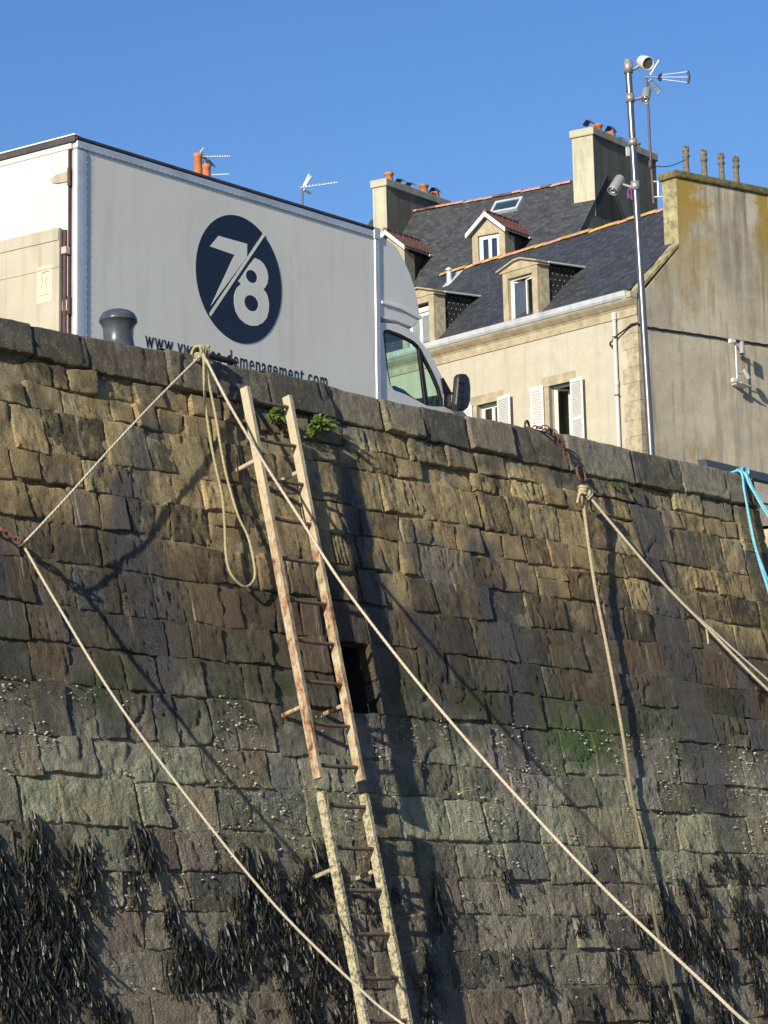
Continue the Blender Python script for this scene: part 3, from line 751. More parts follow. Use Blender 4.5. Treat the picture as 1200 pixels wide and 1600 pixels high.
leafy('fern', 'green tuft with dry stems behind the top rung of the ladder', 432, 655, .20, 30, 'grass', .034, seed=3)
leafy('dry_grass_tuft', 'sparse dry straw coloured tuft below the bright green plant', 520, 726, .10, 16, 'grass', .02, seed=4, grass=True)
leafy('creeper', 'small dark green creeper under the coping right of the chained ring', 962, 756, .09, 18, 'ivy', .024, droop=.9, seed=5)
leafy('dry_grass_tuft', 'dry stems hanging under the coping between the ladder stiles', 447, 668, .13, 20, 'grass', .02, droop=1.2, seed=6, grass=True)
# ------------------------------------------------------------------ ladders
def ladder(name, label, h0, h1, rungs, pegs, seed):
    root = thing(name, label, 'ladder', WF(-.33, h0, .23))
    for x0, x1, dh in ((-.575, -.54, 0), (-.113, -.078, .0)):
        mb = MB(); n = 24
        ra = [x0, x0, x1, x1]; rs = [.20, .27, .27, .20]
        for k in range(n+1):
            h = h0+dh+(h1-h0)*k/n
            j = [vnoise(h*3, q*9.1+x0*5, seed)*.004 for q in range(4)]
            for q in range(4): mb.v.append(WF(ra[q]+j[q], h, rs[q]+j[(q+1) % 4]))
        for k in range(n):
            for q in range(4): mb.f.append([k*4+q, k*4+(q+1) % 4, k*4+4+(q+1) % 4, k*4+4+q])
        mb.f += [[0, 1, 2, 3], [n*4+3, n*4+2, n*4+1, n*4]]; mb.mi = [0]*len(mb.f); mb.sm = [False]*len(mb.f)
        vv = [WM @ (p-W0) for p in mb.v]; mb.uv = [(q.x, q.y) for q in vv]
        mb.build('stile', M['ladder'], root, fix=False)
    for h in rungs:
        mb = MB(); mb.tube([WF(-.545, h+random.uniform(-.006, .006), .235), WF(-.33, h+.004, .235), WF(-.105, h, .235)], .0145 if h < 2.9 else .016, 10); mb.build('rung', M['rung'], root, fix=False)
    for x, h in pegs:
        mb = MB(); mb.tube([WF(x, h, .20), WF(x, h+.01, .012)], .018, 8); mb.uv = [(0, h)]*len(mb.v); mb.build('standoff_peg', M['ladder'], root, fix=False)
    return root
RUNGS = [.294, .608, .914, 1.229, 1.534, 1.854, 2.164, 2.471, 2.791, 3.099]
ladder('ladder', 'tan painted steel ladder with rusty lower half hung from the quay top', .205, 3.20, RUNGS, [(-.557, .77), (-.095, .80), (-.557, 2.66), (-.095, 2.62)], 3)
ladder('ladder', 'barnacle crusted yellowish ladder below the rusty one', 3.30, 6.1, [3.395, 3.705, 4.012, 4.328, 4.645, 4.95, 5.26, 5.57, 5.88], [(-.557, 3.86), (-.095, 3.86), (-.557, 5.2), (-.095, 5.2)], 8)

# ------------------------------------------------------------------ ropes, chains, rings
def rope(name, label, pts, mat, r=.013, cat='rope', n=10, group='mooring ropes on the wall', parent=None, seg=8):
    path = smooth_path(pts, n); mb = MB(); mb.tube(path, r, seg, fix_uv(mb, path, seg, r))
    o = mb.build(name, M[mat], parent, fix=False)
    if parent is None: tag(o, label, cat, group)
    return o
def fix_uv(mb, path, seg, r):
    L = 0; uv = []
    for i, p in enumerate(path):
        if i: L += (p-path[i-1]).length
        uv += [(L, k/seg*2*math.pi*r*2) for k in range(seg)]
    mb.uv = uv; return False
def wp(x, y, s): return wall_pt(x, y, s)
def torus(c, ax, R, r, flat=1.0, seg=20, s2=8):
    ax = V(ax).normalized(); u = ax.orthogonal().normalized(); w = ax.cross(u)
    return [V(c)+u*R*math.cos(2*math.pi*k/seg)+w*R*flat*math.sin(2*math.pi*k/seg) for k in range(seg)]

# iron mooring staple on the coping, ropes made fast to its left post
rail = thing('mooring_staple', 'low dark iron mooring bar on the quay edge with ropes knotted at its end', 'mooring bar', Q(-.64, .22))
b0 = Q(-.66, .20); b1 = Q(-.16, .20)
mb = MB(); mb.tube(smooth_path([b0-V((0, 0, .05)), b0+V((0, 0, .07)), b0+wd*.03+V((0, 0, .105)), b1-wd*.03+V((0, 0, .105)), b1+V((0, 0, .07)), b1-V((0, 0, .05))], 5), .024, 10); mb.build('bar', M['iron'], rail, fix=False)
for b in (b0, b1):
    mb = MB(); mb.lathe([(0, .0), (.06, .0), (.06, .02), (.03, .03)], b-V((0, 0, .01)), seg=14); mb.build('foot_plate', M['iron'], rail, fix=False)
knot_c = wp(313, 556, .06)
def loops(c, ax, R, turns, r, mat, parent, rise=.02, flat=.8):
    ax = V(ax).normalized(); u = ax.orthogonal().normalized(); w = ax.cross(u); path = []
    for k in range(turns*14+1):
        t = 2*math.pi*k/14; path.append(V(c)+u*R*math.cos(t)+w*R*flat*math.sin(t)+ax*(rise*(k/14-turns/2))+V((random.uniform(-1, 1), 0, random.uniform(-1, 1)))*.004)
    mb = MB(); mb.tube(path, r, 8, fix_uv(mb, path, 8, r)); return mb.build('hitch', M[mat], parent, fix=False)
# 1 coil of doubled line hanging
coil = thing('hanging_rope_bight', 'tan rope bight hanging in a long loop left of the ladder', 'rope', knot_c, 'mooring ropes on the wall')
rope('line', None, [wp(314, 551, .10), wp(318, 562, .12), wp(319, 600, .10), wp(323, 650, .08), wp(334, 715, .07), wp(347, 775, .07), wp(351, 820, .07), wp(353, 865, .07), wp(361, 897, .075), wp(382, 917, .08), wp(397, 905, .08), wp(397, 880, .08), wp(388, 840, .085), wp(372, 805, .085), wp(357, 755, .085), wp(347, 710, .09), wp(337, 650, .10), wp(327, 600, .12), wp(321, 562, .14), wp(316, 551, .11)], 'rope_green', .0098, parent=coil)
loops(knot_c+V((0, 0, .02)), wd+V((0, 0, .15)), .062, 5, .012, 'rope_green', coil, .018)
loops(knot_c+V((0, 0, -.01))+wd*.01, V((.1, .2, 1)), .05, 2, .012, 'rope_green', coil, .02)
# 2 the line to the left-hand chain and on down to a boat
rope('mooring_rope', 'pale rope running from the mooring bar down left to the rusty chain', [wp(312, 557, .17), wp(250, 619, .20), wp(180, 693, .22), wp(100, 782, .22), wp(37, 849, .20)], 'rope_pale', .0085, n=6)
rope('mooring_rope', 'pale rope from the rusty chain at left edge down to lower right', [wp(36, 851, .20), wp(90, 945, .27), wp(180, 1092, .42), wp(300, 1255, .62), wp(430, 1415, .85), wp(560, 1543, 1.1), wp(640, 1608, 1.3), wp(900, 1790, 2.2)], 'rope_pale', .0095, n=8)
# 3 the long line across the ladder
rope('mooring_rope', 'pale rope slanting across the ladder from the mooring bar to lower right', [wp(322, 562, .16), wp(360, 635, .24), wp(412, 722, .33), wp(470, 812, .50), wp(540, 920, .80), wp(660, 1075, 1.35), wp(800, 1236, 2.1), wp(950, 1395, 3.0), wp(1110, 1546, 4.0), wp(1180, 1610, 4.5), wp(1500, 1880, 6.8)], 'rope_pale', .0105, n=8)
# 4 under the chained ring
rc = wp(908, 741, .14)
hang = rope('hanging_rope', 'tan rope end hanging straight down the wall under the rusty ring', [wp(909, 762, .15), wp(912, 790, .15), wp(921, 860, .13), wp(933, 935, .10), wp(948, 1010, .09), wp(962, 1085, .08), wp(975, 1160, .07), wp(986, 1235, .07), wp(1000, 1305, .07), wp(1016, 1385, .08), wp(1024, 1440, .09), wp(1040, 1510, .09), wp(1060, 1592, .09), wp(1075, 1660, .09)], 'rope_hang', .0145, n=6)
rope('mooring_rope', 'tan rope stretched from the ring knot down to the right edge', [wp(916, 770, .17), wp(960, 823, .22), wp(1010, 882, .28), wp(1060, 936, .34), wp(1104, 980, .40), wp(1150, 1028, .47), wp(1205, 1083, .55), wp(1400, 1270, .8)], 'rope_pale', .0125, n=6)
rope('mooring_rope', 'second thin tan strand beside the rope at the right edge', [wp(1062, 940, .33), wp(1106, 978, .38), wp(1150, 1018, .45), wp(1205, 1067, .52), wp(1400, 1240, .8)], 'rope_pale', .0095, n=6)
rope('rope_tail', 'short tan rope tail hanging off the stretched rope at right', [wp(1102, 976, .36), wp(1105, 990, .34), wp(1107, 1006, .33)], 'rope', .010, n=4)
kn = thing('rope_knot', 'tan knot of rope tied at the rusty iron ring', 'knot', wp(910, 766, .15))
loops(wp(911, 768, .16), V((.2, .3, 1)), .035, 3, .016, 'rope', kn, .03)
loops(wp(918, 772, .17), wd+wh, .033, 2, .015, 'rope', kn, .025)
rope('end', None, [wp(912, 770, .17), wp(905, 774, .19), wp(902, 786, .17)], 'rope', .011, parent=kn, n=4)
# chains
def chain(root, pts, n, R, r):
    path = smooth_path(pts, 12); d = [0]
    for i in range(1, len(path)): d.append(d[-1]+(path[i]-path[i-1]).length)
    for k in range(n):
        t = d[-1]*(k+.5)/n; i = max(1, min(len(path)-1, int(np.searchsorted(d, t)))); c = path[i-1].lerp(path[i], (t-d[i-1])/max(1e-6, d[i]-d[i-1]))
        tg = (path[i]-path[i-1]).normalized(); u = tg.orthogonal().normalized(); w = tg.cross(u)
        an = .6+(k % 2)*1.571; s = u*math.cos(an)+w*math.sin(an)
        ell = [c+tg*R*math.cos(q*.6283)+s*R*.62*math.sin(q*.6283) for q in range(10)]
        mb = MB(); mb.tube(ell, r, 6, closed=True); mb.build('link', M['rust'], root, fix=False)
ch = thing('rusty_chain', 'rusty chain with iron ring hanging over the coping at centre right', 'chain', wp(870, 690, .1))
chain(ch, [Q(3.42, .18, .07), wp(851, 668, .10), wp(866, 680, .09), wp(878, 700, .09), wp(888, 718, .10), wp(898, 729, .12)], 12, .034, .0062)
chain(ch, [Q(3.5, .12, .04), wp(862, 673, .11), wp(874, 690, .11), wp(882, 706, .10), wp(893, 724, .12)], 10, .034, .0062)
mb = MB(); mb.tube(torus(rc, ws*.8+V((.3, 0, .1)), .075, .012, .95, 22), .012, 8, closed=True); mb.build('ring', M['rust'], ch, fix=False)
mb = MB(); mb.tube(torus(Q(3.42, .14, .075), wd*.4+wn, .07, .011, .9, 20), .011, 8, closed=True); mb.build('shackle', M['rust'], ch, fix=False)
ch = thing('rusty_chain', 'short rusty chain holding the pale ropes at the left edge', 'chain', wp(20, 840, .1))
chain(ch, [wp(-40, 806, .03), wp(-8, 822, .08), wp(14, 836, .14), wp(30, 846, .19)], 9, .032, .008)
mb = MB(); mb.tube(torus(wp(36, 850, .20), wh+wd*.5, .032, .01, 1.1, 14), .010, 8, closed=True); mb.build('shackle', M['rust'], ch, fix=False)
mb = MB(); mb.lathe([(0, 0), (.06, 0), (.06, .03), (.02, .05)], wp(-44, 804, -.02), ws, 12); mb.build('anchor_plate', M['rust'], ch, fix=False)
# blue rope over the quoin
bl = thing('blue_rope', 'light blue rope slung over the wall end at the right edge', 'rope', wp(1155, 738, .05))
rope('line', None, [Q(6.25, .35, .03), Q(6.42, .12, .04), wp(1160, 738, .08), wp(1164, 762, .08), wp(1169, 800, .07), wp(1176, 838, .07), wp(1184, 868, .07), wp(1192, 895, .08), wp(1200, 920, .09), wp(1212, 965, .1)], 'rope_blue', .014, parent=bl, n=6)
rope('line', None, [Q(6.2, .28, .03), Q(6.40, .10, .05), wp(1157, 737, .09), wp(1163, 768, .10), wp(1172, 815, .09), wp(1181, 856, .08), wp(1190, 882, .09), wp(1203, 915, .09)], 'rope_blue', .011, parent=bl, n=6)
rope('line', None, [Q(6.3, .30, .04), Q(6.46, .10, .06), wp(1163, 739, .10), wp(1170, 755, .14), wp(1182, 776, .20), wp(1196, 800, .28), wp(1230, 850, .5)], 'rope_blue', .012, parent=bl, n=6)
rope('line', None, [Q(6.36, .28, .03), Q(6.5, .08, .06), wp(1165, 740, .10), wp(1176, 762, .16), wp(1188, 782, .22), wp(1204, 806, .30), wp(1240, 850, .5)], 'rope_blue', .010, parent=bl, n=6)
loops(wp(1160, 738, .03), wn+V((0, 0, .2)), .05, 3, .011, 'rope_blue', bl, .03)
ch = thing('rusty_chain', 'rusty chain hanging beside the blue rope at the wall end', 'chain', wp(1170, 770, .05))
chain(ch, [Q(6.52, .1, .02), wp(1161, 748, .05), wp(1167, 765, .05), wp(1176, 782, .05), wp(1184, 796, .05)], 9, .036, .009)
# bollard
bp = atY(185, 530, 20.75); a_b = (bp-W0).dot(wd); base = V((bp.x, bp.y, quay_z(a_b)-.01)); k = 20.75/F
bo = thing('mooring_bollard', 'blue grey mushroom headed mooring bollard in front of the white lorry', 'bollard', base)
top = atY(185, 483, 20.75).z-base.z
mb = MB(); mb.lathe([(0, 0), (.20, 0), (.20, .03), (.155, .05), (.122, .10), (.112, top*.42), (.116, top*.60), (.132, top*.70), (.145, top*.74)], base, seg=36); mb.build('post', M['bollard'], bo, fix=False)
mb = MB(); mb.lathe([(.10, top*.735), (.135, top*.745), (.143, top*.775), (.143, top*.80), (.135, top*.85), (.118, top*.915), (.085, top*.965), (.045, top*.992), (0, top)], base, seg=36); mb.build('head', M['bollard'], bo, fix=False)

# ------------------------------------------------------------------ lorry
TY = math.radians(38); TG = .02
T0 = atY(120, 214, 25.7)
td = V((math.sin(TY), math.cos(TY), -TG)).normalized(); tn = V((math.cos(TY), -math.sin(TY), 0)); tu = tn.cross(td).normalized()
if tu.z < 0: tu = -tu
TF = Fr(T0, td, -tn, tu)          # x forward, y to its far side, z up from the roof edge at the rear near corner
def side(x, y, d=0):
    q = onp(x, y, T0-tn*d, tn)-T0; return q.dot(td), q.dot(tu)
GZ = -((T0.z)-quay_z((T0-W0).dot(wd)))
truck = thing('box_lorry', 'white removals box lorry with round navy emblem parked along the quay', 'lorry', TF(0, 0, GZ))
LB, WB, BB = 4.56, 2.15, -2.32      # box length, width, floor level
def uvs(): return (T0, td, tu)
def uvr(): return (T0, -tn, tu)
for i, (x0, x1) in enumerate(((.165, 1.118), (1.121, 3.345), (3.348, 4.475))):
    MB().box(TF, x0, x1, .012, .05, BB+.1, -.095).build('side_panel', M['panel'], truck, uv=uvs())
MB().box(TF, .10, LB-.06, WB-.05, WB, BB+.1, -.095).build('far_side_panel', M['panel'], truck, uv=uvs())
MB().box(TF, LB-.06, LB-.01, .06, WB-.06, BB+.1, -.06).build('front_panel', M['panel'], truck, uv=uvr())
MB().box(TF, .02, LB-.02, .02, WB-.02, -.03, -.002).build('roof', M['truckwhite'], truck, uv=(T0, td, -tn))
MB().box(TF, .05, LB-.02, .06, WB-.06, BB, BB+.09).build('floor', M['black'], truck)
mb = MB().box(TF, .0, LB, -.004, .06, -.105, -.022); mb.build('roof_rail', M['alu'], truck, bevel=.012)
mb = MB().box(TF, -.004, LB+.012, -.008, .05, -.018, .012); mb.build('cap_strip', M['capstrip'], truck, bevel=.005)
mb = MB().box(TF, LB-.1, LB+.006, -.010, .05, -.115, .016); mb.build('corner_casting', M['alu'], truck, bevel=.01)
mb = MB().box(TF, 0, LB, WB-.06, WB+.004, -.105, .012); mb.build('roof_rail', M['alu'], truck, bevel=.012)
mb = MB().box(TF, .0, .162, .0, .079, BB, -.10); mb.build('corner_post', M['alu'], truck, bevel=.028, bseg=4, autosmooth=True)
mb = MB().box(TF, .0, .10, WB-.06, WB, BB, -.10); mb.build('corner_post', M['alu'], truck, bevel=.02)
mb = MB().box(TF, 4.478, LB, -.003, .06, BB, -.10); mb.build('corner_post', M['alu'], truck, bevel=.012)
mb = MB().box(TF, -.01, LB-.02, -.004, .05, BB+.0, BB+.098); mb.build('floor_rail', M['alu'], truck, bevel=.01)
rv = MB()
for k in range(30):
    z = -.14-k*.072
    for x in (.143, 4.492): rv.lathe([(.006, 0), (.0045, .003), (0, .0045)], TF(x, -.001 if x < 1 else -.004, z), tn, 6)
for k in range(62): rv.lathe([(.006, 0), (.0045, .003), (0, .0045)], TF(.05+k*.073, -.0045, -.088), tn, 6)
rv.build('rivets', M['alu'], truck, fix=False, kind='stuff')
# rear frame, doors, tail lift
def RB(mb, x0, x1, y0, y1, z0, z1): return mb.box(TF, x0, x1, y0, y1, z0, z1)
RB(MB(), -.03, .05, .0, WB, -.045, .014).build('rear_header', M['capstrip'], truck, bevel=.008)
RB(MB(), -.034, .05, -.006, WB, .016, .030).build('roof_edge', M['truckwhite'], truck, bevel=.004, uv=uvr())
RB(MB(), -.012, .05, .062, WB-.062, -.10, -.047).build('door_head', M['door'], truck, bevel=.004, uv=uvr())
for y0, y1 in ((.095, 1.07), (1.08, WB-.09)):
    d = RB(MB(), -.022, .02, y0, y1, BB+.05, -.108).build('rear_door', M['door'], truck, bevel=.006, uv=uvr())
    for z in (-.37, -1.6):
        yy = y0 if y0 < 1 else y1; sg = 1 if y0 < 1 else -1
        pts = [TF(-.023, yy-.01*sg, z-.05), TF(-.023, yy+.14*sg, z-.042), TF(-.023, yy+.20*sg, z-.022), TF(-.023, yy+.215*sg, z), TF(-.023, yy+.20*sg, z+.022), TF(-.023, yy+.14*sg, z+.042), TF(-.023, yy-.01*sg, z+.05)]
        MB().prism(pts, -td*.014).build('hinge_strap', M['lift'], d, uv=uvr())
        MB().tube([TF(-.028, yy-.025*sg, z-.09), TF(-.028, yy-.025*sg, z+.08)], .018, 8).build('hinge_pin', M['seal'], d, fix=False)
RB(MB(), -.016, .03, .081, .092, BB+.05, -.108).build('door_seal', M['seal'], truck)
lift = RB(MB(), -.085, -.04, .145, WB-.14, -2.5, -.855).build('tail_lift', M['lift'], truck, bevel=.010, uv=uvr())
RB(MB(), -.095, -.086, .15, WB-.145, -.98, -.87).build('lift_lip', M['lift'], lift, uv=uvr(), bevel=.003)
RB(MB(), -.091, -.086, .15, WB-.145, -1.24, -1.225).build('lift_fold', M['lift'], lift, uv=uvr())
RB(MB(), -.088, -.0855, .228, .43, -1.55, -1.20).build('sticker', M['paper'], lift)
ink = MB()
def ystrip(pts, w):
    for (y0, z0), (y1, z1) in zip(pts[:-1], pts[1:]):
        d = V((y1-y0, z1-z0)); 
        if d.length < 1e-5: continue
        n = V((-d.y, d.x)).normalized()*w
        ink.quad(TF(-.0886, y0+n.x, z0+n.y), TF(-.0886, y1+n.x, z1+n.y), TF(-.0886, y1-n.x, z1-n.y), TF(-.0886, y0-n.x, z0-n.y))
ystrip([(.36, -1.265), (.30, -1.255), (.27, -1.262)], .005)
ystrip([(.36, -1.27), (.368, -1.31), (.35, -1.345), (.375, -1.385), (.36, -1.41)], .003)
ystrip([(.285, -1.30), (.30, -1.33), (.32, -1.35), (.30, -1.385), (.29, -1.40)], .003)
for q in range(6): ystrip([(.25+q*.028, -1.475), (.268+q*.028, -1.475)], .004)
ink.build('drawing', M['ink'], lift, fix=False)
mb = MB(); mb.tube([TF(-.03, .118, -2.4), TF(-.03, .118, -.88)], .022, 8); mb.build('seal_tube', M['seal'], truck, fix=False)
mb = MB(); RB(mb, -.07, -.01, .07, .135, -1.115, -1.045); mb.build('lift_latch', M['lift'], truck, bevel=.008)
# emblem: a navy disc, a slash, the figures 7 and 8, traced on the panel
EM = Fr(TF(2.308, .012, -.943), td, tn, tu); ER = .645
def disc(mb, y0, y1, r, n=72): mb.prism([EM(r*math.cos(2*math.pi*k/n), y0, r*math.sin(2*math.pi*k/n)) for k in range(n)], tn*(y1-y0))
mb = MB(); disc(mb, .001, .004, ER); emb = mb.build('emblem', M['navy'], truck)
M['fig'] = M['panel']
def sp(x, y): a, b = side(x, y, .012); return (a-2.308, b+.943)
def epoly(name, poly, y0=.0045, holes=(), mat='panel'):
    MB().prism([EM(a, y0, b) for a, b in poly], tn*.0015, [[EM(a, y0, b) for a, b in h] for h in holes]).build(name, M[mat], emb, uv=uvs())
p6 = lambda X, Y: sp(280+X/3.3333, 320+Y/3.3333)
epoly('figure_seven', [p6(203, 162), p6(352, 204), p6(351, 272), p6(163, 526), p6(286, 261), p6(158, 217)])
epoly('slash', [p6(437, 147), p6(448, 156), p6(162, 582), p6(154, 566)])
def ell(cx, cy, rx, ry, n=40, a0=0, a1=360): return [(cx+rx*math.cos(math.radians(a0+(a1-a0)*k/n)), cy+ry*math.sin(math.radians(a0+(a1-a0)*k/n))) for k in range(n+(a1-a0 < 360))]
tc = p6(375, 374); bc = p6(374, 513)     # counters of the 8
tx0, tx1 = p6(462, 372)[0], p6(303, 400)[0]
up = p6(396, 278); rx_t = p6(462, 380)[0]-tc[0]; rz_t = up[1]-tc[1]
outer = [p6(*q) for q in [(392, 277), (417, 288), (440, 310), (455, 340), (462, 375), (458, 408), (447, 430), (436, 441), (449, 455), (460, 480), (466, 515), (464, 555), (454, 590), (434, 615), (405, 630), (372, 631), (340, 618), (312, 593), (293, 558), (284, 515), (284, 475), (291, 446), (303, 428), (320, 413), (305, 398), (330, 362), (362, 314)]]
epoly('figure_eight', outer, holes=[ell(tc[0], tc[1], abs(p6(404, 374)[0]-tc[0]), abs(p6(375, 341)[1]-tc[1])), ell(bc[0], bc[1], abs(p6(410, 513)[0]-bc[0]), abs(p6(374, 472)[1]-bc[1]))])
# lettering
cu = bpy.data.curves.new('lettering', 'FONT'); cu.body = 'www.yvonnes-demenagement.com'; cu.extrude = .0012; cu.offset = .004; cu.space_character = 1.16
tmp = bpy.data.objects.new('tmp', cu); COL.objects.link(tmp); bpy.context.view_layer.update()
me = bpy.data.meshes.new_from_object(tmp.evaluated_get(bpy.context.evaluated_depsgraph_get())); bpy.data.objects.remove(tmp); me.name = 'lettering'
co = np.empty(len(me.vertices)*3); me.vertices.foreach_get('co', co); co = co.reshape(-1, 3)
x0, z0 = side(226.5, 530, .012); x1, z1 = side(511, 594, .012)
wx = co[:, 0].max()-co[:, 0].min(); xh = .56
zt = (z0+z1)/2; H_T = .140
sx = (x1-x0)/wx; sz = H_T/xh
off = np.array(truck.location); org = np.array(TF(x0, .0115, zt-H_T+.055))
co2 = org+((co[:, 0]-co[:, 0].min())*sx)[:, None]*np.array(td)+(co[:, 1]*sz)[:, None]*np.array(tu)+(co[:, 2]+.0013)[:, None]*np.array(tn)-off
me.vertices.foreach_set('co', co2.ravel()); me.materials.clear(); me.materials.append(M['text'])
to = bpy.data.objects.new('lettering', me); COL.objects.link(to); to.parent = truck
# wind deflector above the cab
YN, YF = .012, 2.04
dfl = [side(*q, YN) for q in [(591, 366), (606, 372), (620, 383), (632, 403), (643, 428), (651, 452), (656, 476), (658, 492), (656, 505), (646, 514), (620, 503.5), (594, 496)]]
def loft_side(poly, y0, y1, r):
    """side outline run across the cab, its near and far edges drawn in by r so they read rounded"""
    mb = MB(); cx = sum(p[0] for p in poly)/len(poly); cz = sum(p[1] for p in poly)/len(poly); n = len(poly)
    rings = [(y0, .955), (y0+r*.12, .978), (y0+r*.4, .992), (y0+r, 1), (y1-r, 1), (y1-r*.4, .992), (y1-r*.12, .978), (y1, .955)]
    for y, s in rings:
        for x, z in poly: mb.v.append(TF(4.5+(x-4.5)*(s if x > 4.6 else 1), y, cz+(z-cz)*s))
    for k in range(len(rings)-1):
        for i in range(n):
            j = (i+1) % n; mb.f.append([k*n+i, k*n+j, k*n+n+j, k*n+n+i])
    mb.f += [list(range(n)), [len(mb.v)-n+i for i in reversed(range(n))]]
    mb.mi = [0]*len(mb.f); mb.sm = [True]*(len(mb.f)-2)+[False]*2
    return mb
d = loft_side(dfl, YN, YF, .18).build('wind_deflector', M['truckwhite'], truck, uv=uvs())
lip = [side(*q, YN-.01) for q in [(596, 469.5), (626, 478), (658.5, 494), (659, 498.5), (656, 499.5), (626, 483.5), (596, 474.5)]]
MB().prism([TF(x, YN+.012, z) for x, z in lip], tn*.03).build('deflector_rib', M['truckwhite'], d, uv=uvs(), bevel=.006)
# cab
YC, YD = .018, 2.03
def cs(*q): return side(*q, YC)
outl = [cs(590, 503), cs(620, 506), cs(640, 515), cs(652, 526), cs(674, 556), cs(690, 588), cs(704, 614)]
xa, za = outl[-1]
outl += [(xa+.10, za-.10), (xa+.62, za-.40), (xa+.80, za-.62), (xa+.84, -2.55), (xa+.84, -2.85), (LB+.02, -2.85)]
wnd = [cs(*q) for q in [(598.5, 519), (601, 515.5), (606, 514.5), (626, 522), (645, 532), (653, 539), (663, 557), (676, 582), (686, 606), (690.5, 624), (691, 634), (680, 634), (667, 632.5), (651, 624), (632, 614), (614, 607.5), (609, 600), (604, 572)]]
for y, e in ((YC, 1), (YD, -1)):
    cb = MB().prism([TF(x, y, z) for x, z in outl], -tn*.04*e, [[TF(x, y, z) for x, z in wnd]]).build('cab_side', M['truckwhite'], truck, uv=uvs())
    inner = [((x-5.1)*.955+5.1, (z+1.95)*.965-1.95) for x, z in wnd]
    # black rubber surround, glass and the bar of the quarter light
    n = len(wnd); mb = MB()
    for ring, yy in ((wnd, y-.004*e), (inner, y-.002*e), (inner, y+.03*e), (wnd, y+.03*e)): mb.v += [TF(x, yy, z) for x, z in ring]
    for k in range(3):
        for i in range(n): j = (i+1) % n; mb.f.append([k*n+i, k*n+j, k*n+n+j, k*n+n+i])
    mb.mi = [0]*len(mb.f); mb.sm = [False]*len(mb.f); mb.build('window_surround', M['rubber'], cb)
    MB().prism([TF(x, y+.014*e, z) for x, z in inner], -tn*.004*e).build('side_window', M['cabglass'], cb)
    b = [cs(653.5, 541), cs(657.5, 546), cs(669.5, 632), cs(664.5, 631)]
    MB().prism([TF(x, y-.006*e, z) for x, z in b], -tn*.035*e).build('window_bar', M['rubber'], cb)
dl = [cs(593.5, 520), cs(596, 505)]
# door shut line along the rear of the door
mb = MB(); x, z = cs(594.8, 545); mb.box(TF, x-.004, x+.004, YC-.002, YC+.01, -2.6, cs(594, 510)[1]); mb.build('door_gap', M['rubber'], truck)
sh = MB()      # roof, hood and nose as one strip; the windscreen is its own pane
def strip(i0, i1, name, mat, **k):
    mb = MB()
    for x, z in outl[i0:i1+1]: mb.v += [TF(x, YC+.04, z), TF(x, YD-.04, z)]
    for i in range(i1-i0): mb.f.append([2*i, 2*i+1, 2*i+3, 2*i+2])
    for x, z in outl[i0:i1+1]: mb.v += [TF(x-.012, YC+.04, z-.012), TF(x-.012, YD-.04, z-.012)]
    o = 2*(i1-i0+1)
    for i in range(i1-i0): mb.f.append([o+2*i, o+2*i+2, o+2*i+3, o+2*i+1])
    mb.mi = [0]*len(mb.f); mb.sm = [True]*len(mb.f); return mb.build(name, M[mat], truck, fix=False, **k)
strip(0, 3, 'cab_roof', 'truckwhite', uv=uvs()); strip(3, 6, 'windscreen', 'cabglass'); strip(6, 11, 'bonnet', 'truckwhite', uv=uvs())
# dashboard, seat back, crumpled cloth on the dash
MB().box(TF, xa-.35, xa+.25, YC+.06, YD-.06, za-.55, za-.30).build('dashboard', M['black'], truck, bevel=.05)
mb = MB(); mb.box(TF, LB+.08, LB+.2, YC+.15, YC+.65, -2.7, -1.95); mb.box(TF, LB+.08, LB+.2, YC+.9, YC+1.7, -2.7, -1.95); mb.build('seat_back', M['black'], truck, bevel=.04)
mb = MB()
us = np.linspace(0, 1, 16); A, B = np.meshgrid(us, us)
Z = .19*np.sin(np.pi*A)*np.sin(np.pi*B)+fbm(A*4, B*4, 5, 3)*.09*np.sin(np.pi*A)**.5
xw, zw = side(622, 607, .9)
mb.v = [TF(xw-.33+.62*A[j, i], .65+.6*B[j, i], zw-.19+Z[j, i]) for j in range(16) for i in range(16)]; mb.f = [list(f) for f in grid_faces(16, 16)]; mb.mi = [0]*len(mb.f); mb.sm = [True]*len(mb.f)
cl = mb.build('crumpled_cloth', M['sheet'], None, fix=False); tag(cl, 'crumpled blue cloth lying on the lorry dashboard behind the side window', 'cloth')
# mirror on its arm
mx, mz = side(722, 612, -.12)
mir = thing  # (kept as part of the lorry)
mp = [side(*q, -.12) for q in [(714, 588), (718, 584), (726, 584.5), (731, 591), (733, 606), (732.5, 627), (729, 638), (722, 643), (713, 641), (710, 632), (712.5, 608)]]
mo = MB().prism([TF(x, -.15, z) for x, z in mp], -tn*.085).build('mirror', M['black'], truck, bevel=.022, bseg=3, autosmooth=True)
mb = MB()
for k in range(4):
    z0 = side(722, 597+k*11, -.15); mb.tube(smooth_path([TF(z0[0]-.07, -.155, z0[1]-.02), TF(z0[0], -.17, z0[1]+.02), TF(z0[0]+.04, -.155, z0[1]+.05)], 4), .010, 6)
mb.build('mirror_rib', M['black'], mo, fix=False)
arm = [side(*q, .05) for q in [(694, 618), (704, 613), (716, 616), (716, 622), (706, 622), (704, 632), (714, 633), (714, 640), (694, 637)]]
MB().prism([TF(x, -.06, z) for x, z in arm], -tn*.20).build('mirror_arm', M['black'], truck, bevel=.012)
pil = [cs(*q) for q in [(688, 592), (692, 590), (705, 614), (707, 622), (700, 636), (692, 634), (692, 616)]]
MB().prism([TF(x, YC-.012, z) for x, z in pil], -tn*.05).build('mirror_base', M['black'], truck, bevel=.006)
